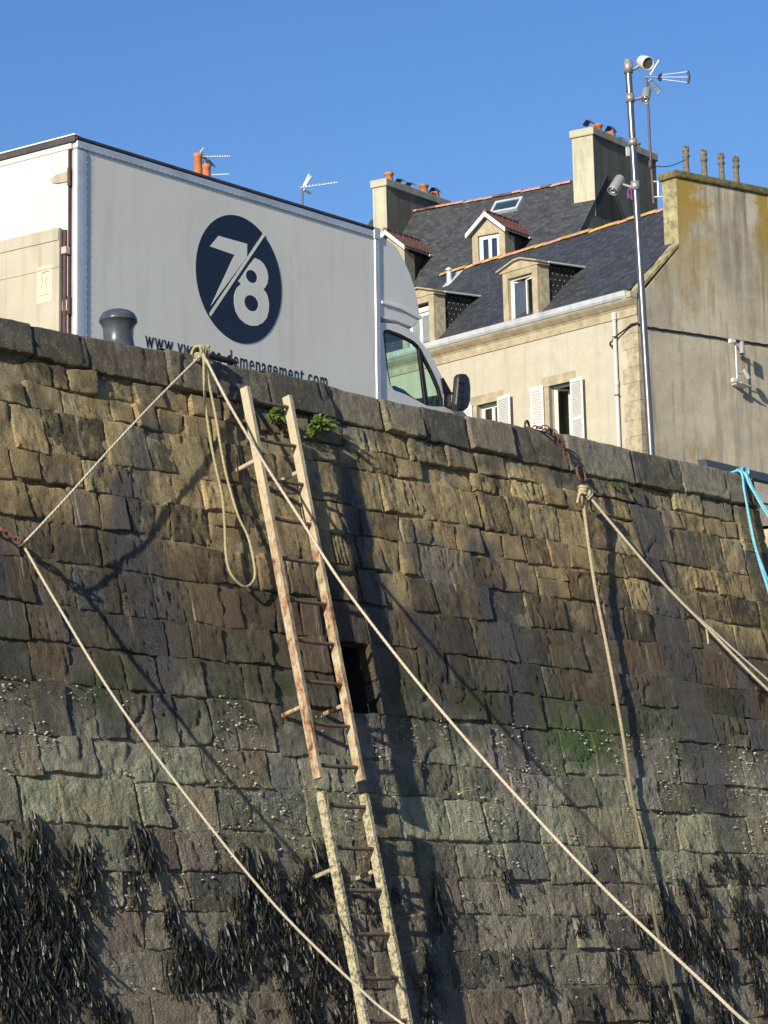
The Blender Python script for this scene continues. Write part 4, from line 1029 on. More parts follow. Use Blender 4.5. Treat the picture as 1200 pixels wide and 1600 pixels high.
# chassis and wheels, hidden below the quay edge from here
MB().box(TF, .1, LB+1.6, .75, 1.35, -2.75, -2.45).build('chassis', M['black'], truck)
for x in (1.25, LB+.95):
    for y in (.05, 1.83):
        w = MB(); c = TF(x, y, GZ+.35)
        w.lathe([(.20, 0), (.31, 0), (.345, .03), (.345, .22), (.31, .25), (.20, .25)], c, -tn, 28); wo = w.build('wheel', M['rubber'], truck, fix=False)
        w = MB(); w.lathe([(0, .06), (.06, .05), (.08, .08), (.18, .09), (.205, .02), (.205, .24)], c, -tn, 24); w.build('rim', M['alu'], wo, fix=False)
# ------------------------------------------------------------------ front house: x along the facade (to the left, away), y into the house, z up
FY = math.radians(39.24); HY = 67.5
ef = V((-math.sin(FY), math.cos(FY), 0)); eg = V((math.cos(FY), math.sin(FY), 0)); ez = V((0, 0, 1))
H0 = atY(1003.5, 703, HY); H0 = V((H0.x, H0.y, 0)); HF = Fr(H0, ef, eg, ez)
def on_frame(fr, x, y, plane, off):
    """solve a picture point onto the frame's plane y=off or x=off"""
    n = fr.b if plane == 'y' else fr.a
    q = onp(x, y, fr.o+n*off, n)-fr.o
    return q.dot(fr.a), q.dot(fr.b), q.z
def fac(x, y, off=0): q = on_frame(HF, x, y, 'y', off); return q[0], q[2]
def gab(x, y, off=0): q = on_frame(HF, x, y, 'x', off); return q[1], q[2]
house = thing('corner_house', 'cream rendered corner house with slate roof, orange ridge and white shutters', 'house', HF(3, 3, 3.2))
def fuv(fr): return (fr.o, fr.a, ez)
def guv(fr): return (fr.o, fr.b, ez)
ZE = 14.70
ridge_y = 3.19; RZ = on_frame(HF, 802, 397, 'y', ridge_y)[2]; XL = 11.2
pit = math.atan2(RZ-ZE, ridge_y+.05)
CT = 17.78
# gable wall with its chimney as one outline
gp = [(0, 1), (0, ZE-.22), (1.56, 16.0), (1.56, CT), (4.82, CT), (4.82, 16.0), (6.38, ZE-.22), (6.38, 1)]
MB().prism([HF(0, y, z) for y, z in gp], ef*.5).build('gable_wall', M['gable'], house, uv=guv(HF))
MB().box(HF, .004, .496, 1.545, 1.56, 16.05, CT).build('chimney_face', M['lichen'], house)
ch_ = MB().box(HF, -.07, .57, 1.46, 4.92, CT, CT+.20).build('chimney', M['moss'], house, bevel=.05)
def rough_slab(fr, p0, p1, wd_, th, up, acr, seed, name, mat, parent, n=14):
    """coping slab with uneven top"""
    mb = MB(); rs = random.Random(seed)
    for k in range(n+1):
        c = p0.lerp(p1, k/n); j = rs.uniform(-.015, .015)
        for s, t in ((-1, 0), (-1, 1), (1, 1), (1, 0)): mb.v.append(c+acr*s*wd_*.5*(1+j)+up*(t*th*(1+rs.uniform(-.2, .2))))
    for k in range(n):
        for q in range(4): mb.f.append([k*4+q, k*4+(q+1) % 4, k*4+4+(q+1) % 4, k*4+4+q])
    mb.f += [[0, 1, 2, 3], [n*4+3, n*4+2, n*4+1, n*4]]; mb.mi = [0]*len(mb.f); mb.sm = [False]*len(mb.f)
    return mb.build(name, mat, parent)
upn = (-eg*math.sin(pit)+ez*math.cos(pit))
rough_slab(HF, HF(.14, -.12, ZE-.20), HF(.14, 1.555, 16.06), .29, .07, upn, ef, 4, 'gable_coping', M['lichen'], house)
for k, (x, y0, y1) in enumerate([(1073, 229, 272), (1101, 235, 277), (1128, 240, 280), (1151, 245, 282)]):
    yy, zz = gab(x, y1, .25); t = gab(x, y0, .25)[1]; h = t-(CT+.19)
    mb = MB(); mb.lathe([(.085, 0), (.078, h*.05), (.070, h*.5), (.068, h*.62), (.095, h*.64), (.095, h*.70), (.07, h*.73), (.075, h*.82), (.092, h*.85), (.088, h*.92), (.06, h*.93), (.05, h*.8)], HF(.25, yy, CT+.19), ez, 16)
    for s in (-1, 1): mb.box(Fr(HF(.25, yy+s*.05, CT+.19+h*.92), ef, eg, ez), -.04, .04, -.025, .025, 0, h*.09)
    mb.build('chimney_pot', M['pot_grey'], ch_, fix=False)
# facade with openings
def wall_grid(fr, x0, x1, z0, z1, holes, y0, depth, name, mat, parent, uv):
    xs = sorted({x0, x1, *[h[0] for h in holes], *[h[1] for h in holes]}); zs = sorted({z0, z1, *[h[2] for h in holes], *[h[3] for h in holes]})
    mb = MB()
    for i in range(len(xs)-1):
        for j in range(len(zs)-1):
            cx, cz = (xs[i]+xs[i+1])/2, (zs[j]+zs[j+1])/2
            if any(h[0] < cx < h[1] and h[2] < cz < h[3] for h in holes): continue
            mb.quad(fr(xs[i], y0, zs[j]), fr(xs[i+1], y0, zs[j]), fr(xs[i+1], y0, zs[j+1]), fr(xs[i], y0, zs[j+1]))
    for a, b, c, d in holes:
        p = [(a, c), (b, c), (b, d), (a, d)]
        for k in range(4):
            q, r = p[k], p[(k+1) % 4]; mb.quad(fr(q[0], y0, q[1]), fr(r[0], y0, r[1]), fr(r[0], y0+depth, r[1]), fr(q[0], y0+depth, q[1]))
    return mb.build(name, mat, parent, uv=uv, fix=False)
w1 = (fac(894, 596)[0], fac(857.5, 604)[0]); zh1 = fac(857.5, 604)[1]
w2 = (fac(780, 625)[0], fac(745, 634)[0]); zh2 = fac(745, 634)[1]
holes = [(w1[0], w1[1], zh1-2.0, zh1), (w2[0], w2[1], zh2-2.0, zh2)]
wall_grid(HF, .5, XL, 1, ZE-.55, holes, 0, .26, 'facade_wall', M['cream'], house, fuv(HF))
MB().box(HF, .5, XL, .9, 1.0, 1, ZE-.4).build('inner_wall', M['dark_room'], house)
MB().prism([HF(XL, y, z) for y, z in [(0, 1), (0, ZE-.22), (3.19, RZ-.1), (6.38, ZE-.22), (6.38, 1)]], -ef*.3).build('far_gable_wall', M['gable'], house, uv=guv(HF))
MB().box(HF, .5, XL, 6.1, 6.36, 1, ZE-.3).build('rear_wall', M['gable'], house, uv=fuv(HF))
def window(fr, x0, x1, z0, z1, y, parent, sash='closed', fw=.055):
    f = MB(); f.box(fr, x0, x0+fw, y, y+.06, z0, z1); f.box(fr, x1-fw, x1, y, y+.06, z0, z1); f.box(fr, x0+fw, x1-fw, y, y+.06, z1-fw, z1); f.box(fr, x0+fw, x1-fw, y, y+.06, z0, z0+fw)
    w = f.build('window', M['white'], parent, bevel=.006)
    a, b = x0+fw, x1-fw; mid = (a+b)/2
    def leaf(fr2, wd_, hgt):
        l = MB(); t = .05
        l.box(fr2, 0, t, 0, .045, 0, hgt); l.box(fr2, wd_-t, wd_, 0, .045, 0, hgt); l.box(fr2, t, wd_-t, 0, .045, hgt-t, hgt); l.box(fr2, t, wd_-t, 0, .045, 0, t)
        l.build('sash', M['white'], w, bevel=.004)
        l = MB(); l.box(fr2, t, wd_-t, .015, .025, t, hgt-t); l.build('pane', M['pane'], w)
    for s, (p, q) in enumerate(((a, mid-.003), (mid+.003, b))):
        if sash == 'closed': leaf(Fr(fr(p, y+.008, z0+fw), fr.a, fr.b, ez), q-p, z1-z0-2*fw)
        else:
            an = math.radians(sash[s]); hinge = p if s == 0 else q; sg = 1 if s == 0 else -1
            ax = fr.a*(math.cos(an)*sg)+fr.b*math.sin(an); leaf(Fr(fr(hinge, y+.008, z0+fw), ax, ez.cross(ax)*(1 if s else -1), ez), q-p, z1-z0-2*fw)
    return w
wA = window(HF, w1[0], w1[1], zh1-2.0, zh1, .17, house, (62, 58))
mb = MB()
for x0, x1 in ((w1[0]+.20, w1[0]+.36), (w1[0]+.50, w1[0]+.60)):
    n = 8
    for k in range(n+1):
        t = k/n; xx = x0+(x1-x0)*t; yy = .5+.03*math.sin(t*18); mb.v += [HF(xx, yy, zh1-1.95), HF(xx, yy, zh1-.1)]
    o_ = len(mb.v)-2*(n+1)
    for k in range(n): mb.f.append([o_+2*k, o_+2*k+2, o_+2*k+3, o_+2*k+1])
mb.mi = [0]*len(mb.f); mb.sm = [True]*len(mb.f); mb.build('curtain', M['curtain'], wA, fix=False)
window(HF, w2[0], w2[1], zh2-2.0, zh2, .17, house)
for (a, b), zh, ext in ((w1, zh1, (.13, .24)), (w2, zh2, (.16, .22))):
    MB().box(HF, a-ext[0], b+ext[1], -.025, .10, zh, zh+.25).build('lintel', M['sandstone'], house, bevel=.01)
    MB().box(HF, b, b+.17, -.02, .10, zh-2.05, zh-.003).build('jamb', M['sandstone'], house, bevel=.01)
    MB().box(HF, a-.17, a, -.02, .10, zh-2.05, zh-.003).build('jamb', M['sandstone'], house, bevel=.01)
    MB().box(HF, a-.17, b+.17, -.08, .20, zh-2.2, zh-2.055).build('sill', M['sandstone'], house, bevel=.01)
def shutter(x0, x1, z0, z1, swing, hinge_left):
    wdt = abs(x1-x0); an = math.radians(swing)
    ax = (ef*math.cos(an)-eg*math.sin(an)) if hinge_left else (-ef*math.cos(an)-eg*math.sin(an))
    o = HF(x0 if hinge_left else x1, -.045, z0); out = ez.cross(ax); out = out if out.dot(eg) < 0 else -out
    fr = Fr(o, ax, out, ez); h = z1-z0; t = .055; mb = MB()
    mb.box(fr, 0, t, 0, .035, 0, h); mb.box(fr, wdt-t, wdt, 0, .035, 0, h)
    for z in (0, h*.48, h-.09): mb.box(fr, t, wdt-t, 0, .035, z, z+.09)
    s = mb.build('shutter', M['shutter'], house, bevel=.004)
    sl = MB(); z = .10
    while z < h-.10:
        if not h*.48-.01 < z < h*.48+.09:
            sl.add([fr(t, .003, z+.028), fr(wdt-t, .003, z+.028), fr(wdt-t, .030, z), fr(t, .030, z), fr(t, .006, z+.034), fr(wdt-t, .006, z+.034), fr(wdt-t, .033, z+.006), fr(t, .033, z+.006)], [(0, 1, 2, 3), (4, 7, 6, 5), (2, 6, 7, 3), (0, 4, 5, 1)])
        z += .042
    sl.quad(fr(t, .002, 0), fr(wdt-t, .002, 0), fr(wdt-t, .002, h), fr(t, .002, h))
    sl.build('louvres', M['shutter'], s, fix=False, kind='stuff')
zs1 = zh1-1.98
shutter(fac(851, 603)[0], fac(832.5, 608)[0], zs1, fac(833, 607)[1], 4, True)
shutter(fac(917, 596)[0], fac(894, 596)[0], zs1, fac(894, 594)[1], 10, False)
shutter(fac(804, 619)[0], fac(780, 622)[0], zh2-1.98, fac(780, 621)[1], 10, False)
shutter(fac(740, 634)[0], fac(725, 637)[0], zh2-1.98, fac(740, 633)[1], 4, True)
# cornice, gutter
prof = [(0, ZE-.56), (-.03, ZE-.56), (-.03, ZE-.36), (-.05, ZE-.35), (-.05, ZE-.33), (-.10, ZE-.29), (-.17, ZE-.22), (-.20, ZE-.18), (-.20, ZE-.16), (.0, ZE-.16)]
MB().prism([HF(-.02, y, z) for y, z in prof], ef*(XL+.02)).build('cornice', M['sandstone'], house)
gp2 = [(-.02, ZE-.155), (-.21, ZE-.155), (-.26, ZE-.08), (-.28, ZE+.03), (-.265, ZE+.04), (-.02, ZE+.02)]
for i, x in enumerate(np.arange(.12, XL, 2.2)):
    MB().prism([HF(x, y, z) for y, z in gp2], ef*min(2.19, XL-x)).build('gutter', M['zinc'], house)
MB().box(HF, -.03, .115, -.24, .02, ZE-.155, ZE-.0).build('gutter_end_stone', M['sandstone'], house, bevel=.02)
# corner quoins
z = 3.5; k = 0
rq = random.Random(5)
while z < ZE-.6:
    h = rq.uniform(.36, .48); L = .56 if k % 2 else .40; D = .14 if k % 2 else .24
    if z+h > ZE-.57: h = ZE-.57-z
    mb = MB(); mb.box(HF, -.012, L, -.014, D, z+.004, z+h-.004); mb.build('quoin', M['quoin'], house, bevel=.012); z += h; k += 1
# downpipe
dp = MB(); px0 = fac(963, 486)[0]; dp.tube([HF(px0, -.09, ZE-.5), HF(px0-.02, -.09, 1.5)], .05, 12)
dp.tube([HF(px0, -.09, ZE-.58), HF(px0, -.09, ZE-.40)], .068, 12); dp.tube([HF(px0-.01, -.09, 12.5), HF(px0-.01, -.09, 12.62)], .062, 12)
dpo = dp.build('downpipe', M['pvc'], house, fix=False)
for zz in (ZE-1.0, 12.25, 10): MB().tube(torus(HF(px0-.01, -.09, zz), ez, .058, 0, 1, 12), .014, 6, closed=True).build('pipe_clip', M['rust'], dpo, fix=False)
# roof
ruv = (HF(0, -.05, ZE), ef, (eg*math.cos(pit)+ez*math.sin(pit)))
def roof_pt(x, y, up=0): return HF(x, y, ZE+(y+.05)*math.tan(pit))+upn*up
mb = MB(); mb.add([roof_pt(.26, -.22, .015), roof_pt(XL+.1, -.22, .015), roof_pt(XL+.1, ridge_y, .015), roof_pt(.26, ridge_y, .015)], [(0, 1, 2, 3)])
roof = mb.build('roof', M['slate'], house, fix=False, uv=ruv)
ub = (eg*math.sin(pit)+ez*math.cos(pit))
mb = MB(); mb.add([HF(.50, ridge_y, RZ-.02), HF(XL+.1, ridge_y, RZ-.02), HF(XL+.1, 6.55, ZE-.25), HF(.50, 6.55, ZE-.25)], [(0, 1, 2, 3)]); mb.build('rear_roof', M['slate'], house, fix=False, uv=(HF(0, ridge_y, RZ), ef, -(eg*math.cos(pit)-ez*math.sin(pit))))
def ridge_tiles(fr, x0, x1, y, z, L, r, mats, parent, seed):
    rr = random.Random(seed); n = int((x1-x0)/L); meshes = None
    for k in range(n):
        mb = MB(); c = fr(x0+k*L, y, z-.04+rr.uniform(-.015, .015)); seg = 7; ax = fr.a; sd = fr.b
        ax = (ax+ez*rr.uniform(-.05, .05)).normalized()
        vs = []
        for t, rad in ((0, r*1.10), (L*.9, r*.95), (L*1.08, r*.88)):
            for q in range(seg+1):
                an = math.pi*q/seg; vs.append(c+ax*t+sd*(math.cos(an)*rad*1.15)+ez*(math.sin(an)*rad))
        fs = [(i*(seg+1)+q, i*(seg+1)+q+1, (i+1)*(seg+1)+q+1, (i+1)*(seg+1)+q) for i in range(2) for q in range(seg)]
        fs += [tuple(range(seg+1)), tuple(range(2*(seg+1), 3*(seg+1)))[::-1]]
        mb.add(vs, fs); mb.build('ridge_tile', M[rr.choice(mats)], parent, fix=False)
ridge_tiles(HF, .5, XL, ridge_y, RZ, .36, .10, ['orange_tile', 'orange_tile', 'orange_tile', 'pink_tile'], house, 2)
# vent
vy = None
q = onp(702, 442, roof_pt(5, 1), upn); vx, vyy = (q-H0).dot(ef), (q-H0).dot(eg)
vp = MB(); b = HF(vx, vyy, q.z-.05); vp.lathe([(.075, 0), (.07, .34), (.07, .40), (.10, .40), (.10, .44), (.02, .50), (0, .5)], b, ez, 14); vp.build('vent_pipe', M['zinc'], house, fix=False)
MB().add([roof_pt(vx-.14, vyy-.15, .02), roof_pt(vx+.14, vyy-.15, .02), roof_pt(vx+.12, vyy+.42, .02), roof_pt(vx-.16, vyy+.42, .02)], [(0, 1, 2, 3)]).build('vent_flashing', M['zinc'], house, fix=False)
# dormers with stone fronts, slate cheeks and flat lead tops
def stone_dormer(xr, xl, zt):
    """xr, xl: edges along the facade; zt: spring of the pediment"""
    z0 = ZE-.02; y0 = .0; w = xl-xr
    d = node_empty('dormer', house, HF((xr+xl)/2, .3, z0))
    ow = (xr+.20, xl-.20); oz = zt-.17
    mb = MB()
    mb.box(HF, xr, ow[0], y0, y0+.42, z0, zt); mb.box(HF, ow[1], xl, y0, y0+.42, z0, zt); mb.box(HF, ow[0], ow[1], y0, y0+.42, oz, zt)
    mb.build('front', M['sandstone'], d, bevel=.012)
    # stone piers with a cut foot, standing on the slope
    for x0, x1 in ((xr-.004, xr+.16), (xl-.16, xl+.004)):
        MB().prism([HF(x0, y, z) for y, z in [(.10, ZE), (.42, ZE+.40), (.42, zt-.33), (.36, zt-.24), (.10, zt-.22)]], ef*(x1-x0)).build('pier', M['quoin'], d, bevel=.012)
    ped = [(xr-.08, zt+.005), (xl+.10, zt+.005), (xl+.10, zt+.06), ((xr+xl)/2+.12, zt+.24), ((xr+xl)/2-.12, zt+.25), (xr-.08, zt+.08)]
    MB().prism([HF(x, y0-.02, z) for x, z in ped], eg*.40).build('pediment', M['sandstone'], d)
    e2 = [(xr-.12, zt+.06), (xr-.12, zt+.10), ((xr+xl)/2-.12, zt+.285), ((xr+xl)/2+.12, zt+.275), (xl+.14, zt+.08), (xl+.14, zt+.04), ((xr+xl)/2+.12, zt+.235), ((xr+xl)/2-.12, zt+.245)]
    MB().prism([HF(x, y0-.10, z) for x, z in e2], eg*.5).build('moulding', M['sandstone'], d)
    # cheeks and lead roof back to the slope
    ym = (zt+.16-ZE)/math.tan(pit)-.05
    for x, s in ((xr+.05, 1), (xl-.09, -1)):
        pl = [HF(x, .40, ZE+.43*math.tan(pit)-.1), HF(x, ym+.25, zt+.14+.2), HF(x, ym-.0, zt+.14), HF(x, .40, zt+.14)]
        MB().prism([HF(x, .38, ZE-.05), HF(x, ym+.1, zt+.10), HF(x, .38, zt+.10)], ef*.04).build('slate_cheek', M['cheek'], d, uv=(HF.o, eg, ez))
        hk = MB()
        for r in range(9):
            for c in range(9):
                yy = .50+c*.16+(r % 2)*.08; zz = zt-.02-r*.15
                if zz < ZE+(yy+.05)*math.tan(pit)+.03: continue
                xx = x-.008 if s > 0 else x+.048
                hk.box(HF, xx-.004, xx+.004, yy, yy+.014, zz, zz+.03)
        hk.build('slate_hooks', M['hook'], d, kind='stuff')
    ly = ym+.12
    tp = [HF(xr-.10, .30, zt+.09), HF((xr+xl)/2-.1, .30, zt+.27), HF((xr+xl)/2+.1, .30, zt+.27), HF(xl+.10, .30, zt+.09)]
    bk = [p+eg*(ly-.25)+ez*.03 for p in tp]
    mb = MB(); mb.add([p for p in tp]+[p for p in bk]+[p-ez*.05 for p in tp]+[p-ez*.05 for p in bk], [(0, 1, 5, 4), (1, 2, 6, 5), (2, 3, 7, 6), (8, 12, 13, 9), (9, 13, 14, 10), (10, 14, 15, 11), (0, 4, 12, 8), (3, 11, 15, 7), (0, 8, 9, 1), (1, 9, 10, 2), (2, 10, 11, 3)])
    mb.build('lead_roof', M['capstrip'], d)
    mb = MB(); mb.tube([HF(xr-.12, .3, zt+.075), HF(xr-.12, ly, zt+.10)], .03, 8); mb.build('dormer_gutter', M['zinc'], d, fix=False)
    q = MB(); c = HF(xr-.1, ly-.02, zt+.1); q.add([c, c+ef*.35, c+ef*.35+eg*.2+ez*.2, c+eg*.25+ez*.22-ef*.15], [(0, 1, 2, 3)]); q.build('flashing', M['zinc'], d, fix=False)
    return d, (ow[0], ow[1], z0, oz)
xr, _ = fac(839, 430); xl = fac(785, 440)[0]; zA = fac(812, 417)[1]-.06
dA, op = stone_dormer(xr, xl, zA)
window(HF, op[0], op[1], op[2], op[3], .10, house, (12, 40))
MB().box(HF, op[0], op[1], .38, .40, op[2], op[3]).build('dark_room', M['dark_room'], dA)
xr2, _ = fac(677, 470); xl2 = xr2+(xl-xr)
dB, op = stone_dormer(xr2, xl2, zA)
window(HF, op[0], op[1], op[2], op[3]-.22, .10, house)
mb = MB(); mb.box(HF, op[0], op[1], .05, .10, op[3]-.22, op[3]-.10); mb.build('roller_blind', M['white'], dB)
MB().box(HF, op[0]+.05, op[1]-.05, .135, .15, op[2]+.1, op[3]-.22).build('white_blind', M['shutter'], dB)
MB().box(HF, op[0], op[1], .38, .40, op[2], op[3]).build('dark_room', M['dark_room'], dB)

# cable and lamps on the gable
mb = MB(); rp = random.Random(2)
cp = [HF(-.03, *gab(*q)) for q in [(1006, 511), (1060, 519), (1120, 528), (1200, 540), (1300, 555)]]
cp = [HF(px0+.14, -.05, ZE-1.22), HF(px0+.10, -.13, ZE-1.12), HF(.35, -.06, ZE-.86), HF(.0, -.06, ZE-.78)]+cp
path = smooth_path(cp, 10); path = [p+V((0, 0, rp.uniform(-.012, .012))) for p in path]
mb.tube(path, .024, 6); o = mb.build('cable', M['cable'], None, fix=False); tag(o, 'black cable strung across the stained gable wall', 'cable')
lampf = thing('gable_floodlights', 'pair of grey spotlights on a steel bracket on the gable wall', 'light', HF(0, 3.5, 13.6))
def gx(x, y, s): yy, zz = gab(x, y, -s); return HF(-s, yy, zz)
mb = MB(); mb.tube([gx(1149, 532, .32), gx(1152, 597, .32)], .022, 8); mb.tube([gx(1145, 534, .30), HF(0, *gab(1145, 534, 0))], .02, 8); mb.tube([gx(1151, 597, .32), HF(0, *gab(1151, 597, 0))], .02, 8); mb.build('bracket', M['alu'], lampf, fix=False)
for q in ((1143, 533), (1147, 594)):
    c = gx(*q, .34); MB().box(Fr(c, ef, eg, ez), -.05, .05, -.07, .07, -.05, .05).build('junction_box', M['white'], lampf, bevel=.01)
MB().box(Fr(gx(1158, 602, .2), ef, (eg-ez*.2).normalized(), ez), -.18, .18, -.16, .18, -.015, .015).build('base_plate', M['alu'], lampf, bevel=.004)
for a, b in (((1159, 534), (1159.5, 553)), ((1162, 577), (1170, 592))):
    p, q = gx(*a, .38), gx(*b, .42); ax = q-p
    mb = MB(); mb.lathe([(0, 0), (.05, .0), (.062, .03), (.066, ax.length-.02), (.07, ax.length), (.055, ax.length), (.05, ax.length-.05), (0, ax.length-.05)], p, ax, 16); lo = mb.build('spotlight', M['lampgrey'], lampf, fix=False)
    mb = MB(); mb.tube([p+ax*.35, gx(a[0]-9, a[1]+6, .32)], .018, 8); mb.build('knuckle', M['lampgrey'], lo, fix=False)

# ------------------------------------------------------------------ back house
F2 = math.radians(56.5); e2 = V((-math.sin(F2), math.cos(F2), 0)); g2 = V((math.cos(F2), math.sin(F2), 0))
o2 = atY(893, 283, 82); R2 = o2.z-.03; BF = Fr(V((o2.x, o2.y, 0)), e2, g2, ez)
back = thing('slate_roofed_house', 'taller house behind with old slate roof, pink ridge and big rendered chimneys', 'house', BF(3, -3, 3))
P2 = math.radians(49); XA, XB = on_frame(BF, 928, 199, 'y', -.75)[0]+.03, 7.2; DEP = 4.2
def b_roof(x, t, up=0): return BF(x, -t*math.cos(P2), R2-t*math.sin(P2))+(-g2*math.sin(P2)+ez*math.cos(P2))*up
mb = MB(); mb.add([b_roof(XA, 6.6), b_roof(XB, 6.6), b_roof(XB, 0), b_roof(XA, 0)], [(0, 1, 2, 3)]); mb.build('roof', M['slate_back'], back, fix=False, uv=(BF(0, 0, R2), e2, -(-g2*math.cos(P2)-ez*math.sin(P2))))
mb = MB(); mb.add([BF(XA, 0, R2), BF(XB, 0, R2), BF(XB, 4.3, R2-5), BF(XA, 4.3, R2-5)], [(0, 1, 2, 3)]); mb.build('rear_roof', M['slate_back'], back, fix=False, uv=(BF(0, 0, R2), e2, g2))
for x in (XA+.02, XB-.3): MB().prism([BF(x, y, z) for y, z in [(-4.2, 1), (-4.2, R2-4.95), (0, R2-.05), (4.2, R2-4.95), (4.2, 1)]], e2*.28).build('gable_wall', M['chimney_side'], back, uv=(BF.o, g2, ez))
MB().box(BF, XA+.3, XB-.3, -4.2, -3.9, 1, R2-4.9).build('facade_wall', M['cream'], back, uv=(BF.o, e2, ez))
ridge_tiles(BF, .0, 6.4, 0, R2, .34, .085, ['pink_tile', 'pink_tile', 'red_tile'], back, 6)
def bpl(x, y, off): return on_frame(BF, x, y, 'y', off)
# chimneys: front face at y = f, running back over the ridge
def chimney(x0, x1, f, bk, zt, pots, name='chimney'):
    zb = R2-abs(f)*math.tan(P2)-.5
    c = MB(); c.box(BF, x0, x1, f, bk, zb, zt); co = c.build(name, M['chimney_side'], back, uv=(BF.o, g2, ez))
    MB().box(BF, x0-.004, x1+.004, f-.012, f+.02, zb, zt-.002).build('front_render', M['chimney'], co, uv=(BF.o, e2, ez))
    MB().box(BF, x0-.06, x1+.06, f-.07, bk+.06, zt, zt+.24).build('cap', M['chimney'], co, bevel=.03, uv=(BF.o, g2, ez))
    for y, h, r, kind in pots:
        mb = MB(); b = BF((x0+x1)/2, y, zt+.235)
        if kind == 0: mb.lathe([(r*1.1, 0), (r, h*.1), (r*.85, h*.72), (r*1.15, h*.76), (r*1.15, h*.92), (r*.9, h), (r*.7, h), (r*.6, h*.7)], b, ez, 16)
        elif kind == 1:
            mb.lathe([(r*1.1, 0), (r*.95, h*.6), (r*1.05, h*.64), (r*.7, h*.62)], b, ez, 16)
        if kind < 2: mb.build('chimney_pot', M['terra'], co, fix=False)
        if kind >= 1:
            mb = MB(); 
            for s in (-1, 1): mb.add([b+e2*(.16*s)+ez*h*.62-g2*.15, b+e2*(.16*s)+ez*h*.62+g2*.15, b+e2*(.02*s)+ez*h*1.05+g2*.15, b+e2*(.02*s)+ez*h*1.05-g2*.15], [(0, 1, 2, 3)])
            mb.build('slate_cowl', M['slateblue'], co, fix=False)
    return co
# middle chimney
fm = -.75
xl_, _, zt_ = bpl(891, 204, fm); xr_, _, _ = bpl(928, 199, fm)
q_ = on_frame(BF, 1027, 254, 'x', xr_)[1]
chimney(xr_+.05, xl_-.05, fm, q_, zt_-.26, [(fm+.45, .34, .13, 2), (fm+.95, .36, .14, 0), (fm+1.75, .44, .15, 1), (fm+2.4, .25, .14, 2), (fm+3.3, .3, .13, 0)])
# left chimney
fl = -1.55
xl_, _, zt_ = bpl(580, 282, fl); xr2_, _, _ = bpl(605, 276, fl); q_ = on_frame(BF, 704, 317, 'x', xr2_)[1]
chimney(xr2_+.05, xl_-.05, fl, q_, zt_-.26, [(fl+.55, .34, .13, 0), (fl+1.2, .25, .13, 2), (fl+1.75, .25, .13, 2), (fl+2.5, .36, .14, 0), (fl+3.15, .36, .14, 1)])
# skylight
def broof_at(x, y):
    n = (-g2*math.sin(P2)+ez*math.cos(P2)); q = onp(x, y, b_roof(0, 0), n)-BF.o
    return q.dot(e2), -q.dot(g2)/math.cos(P2)
xs, ts = zip(*[broof_at(*q) for q in ((763, 331), (775, 316), (828, 304), (811, 332))])
x0, x1 = min(xs)+.15, max(xs)-.15; t0, t1 = min(ts)+.15, max(ts)-.12
fr_ = Fr(b_roof(x0, t1), e2, (g2*math.cos(P2)+ez*math.sin(P2)), (-g2*math.sin(P2)+ez*math.cos(P2)))
wS, hS = x1-x0, t1-t0; mb = MB()
for a in ((0, .08, 0, hS), (wS-.08, wS, 0, hS), (.08, wS-.08, 0, .09), (.08, wS-.08, hS-.08, hS)): mb.box(fr_, a[0], a[1], a[2], a[3], 0, .09)
sk = mb.build('skylight', M['zinc'], back, bevel=.01)
MB().box(fr_, .08, wS-.08, .09, hS-.08, .05, .06).build('pane', M['skyglass'], sk); MB().box(fr_, .08, wS-.08, .09, hS-.08, .0, .015).build('blind', M['slateblue'], sk)
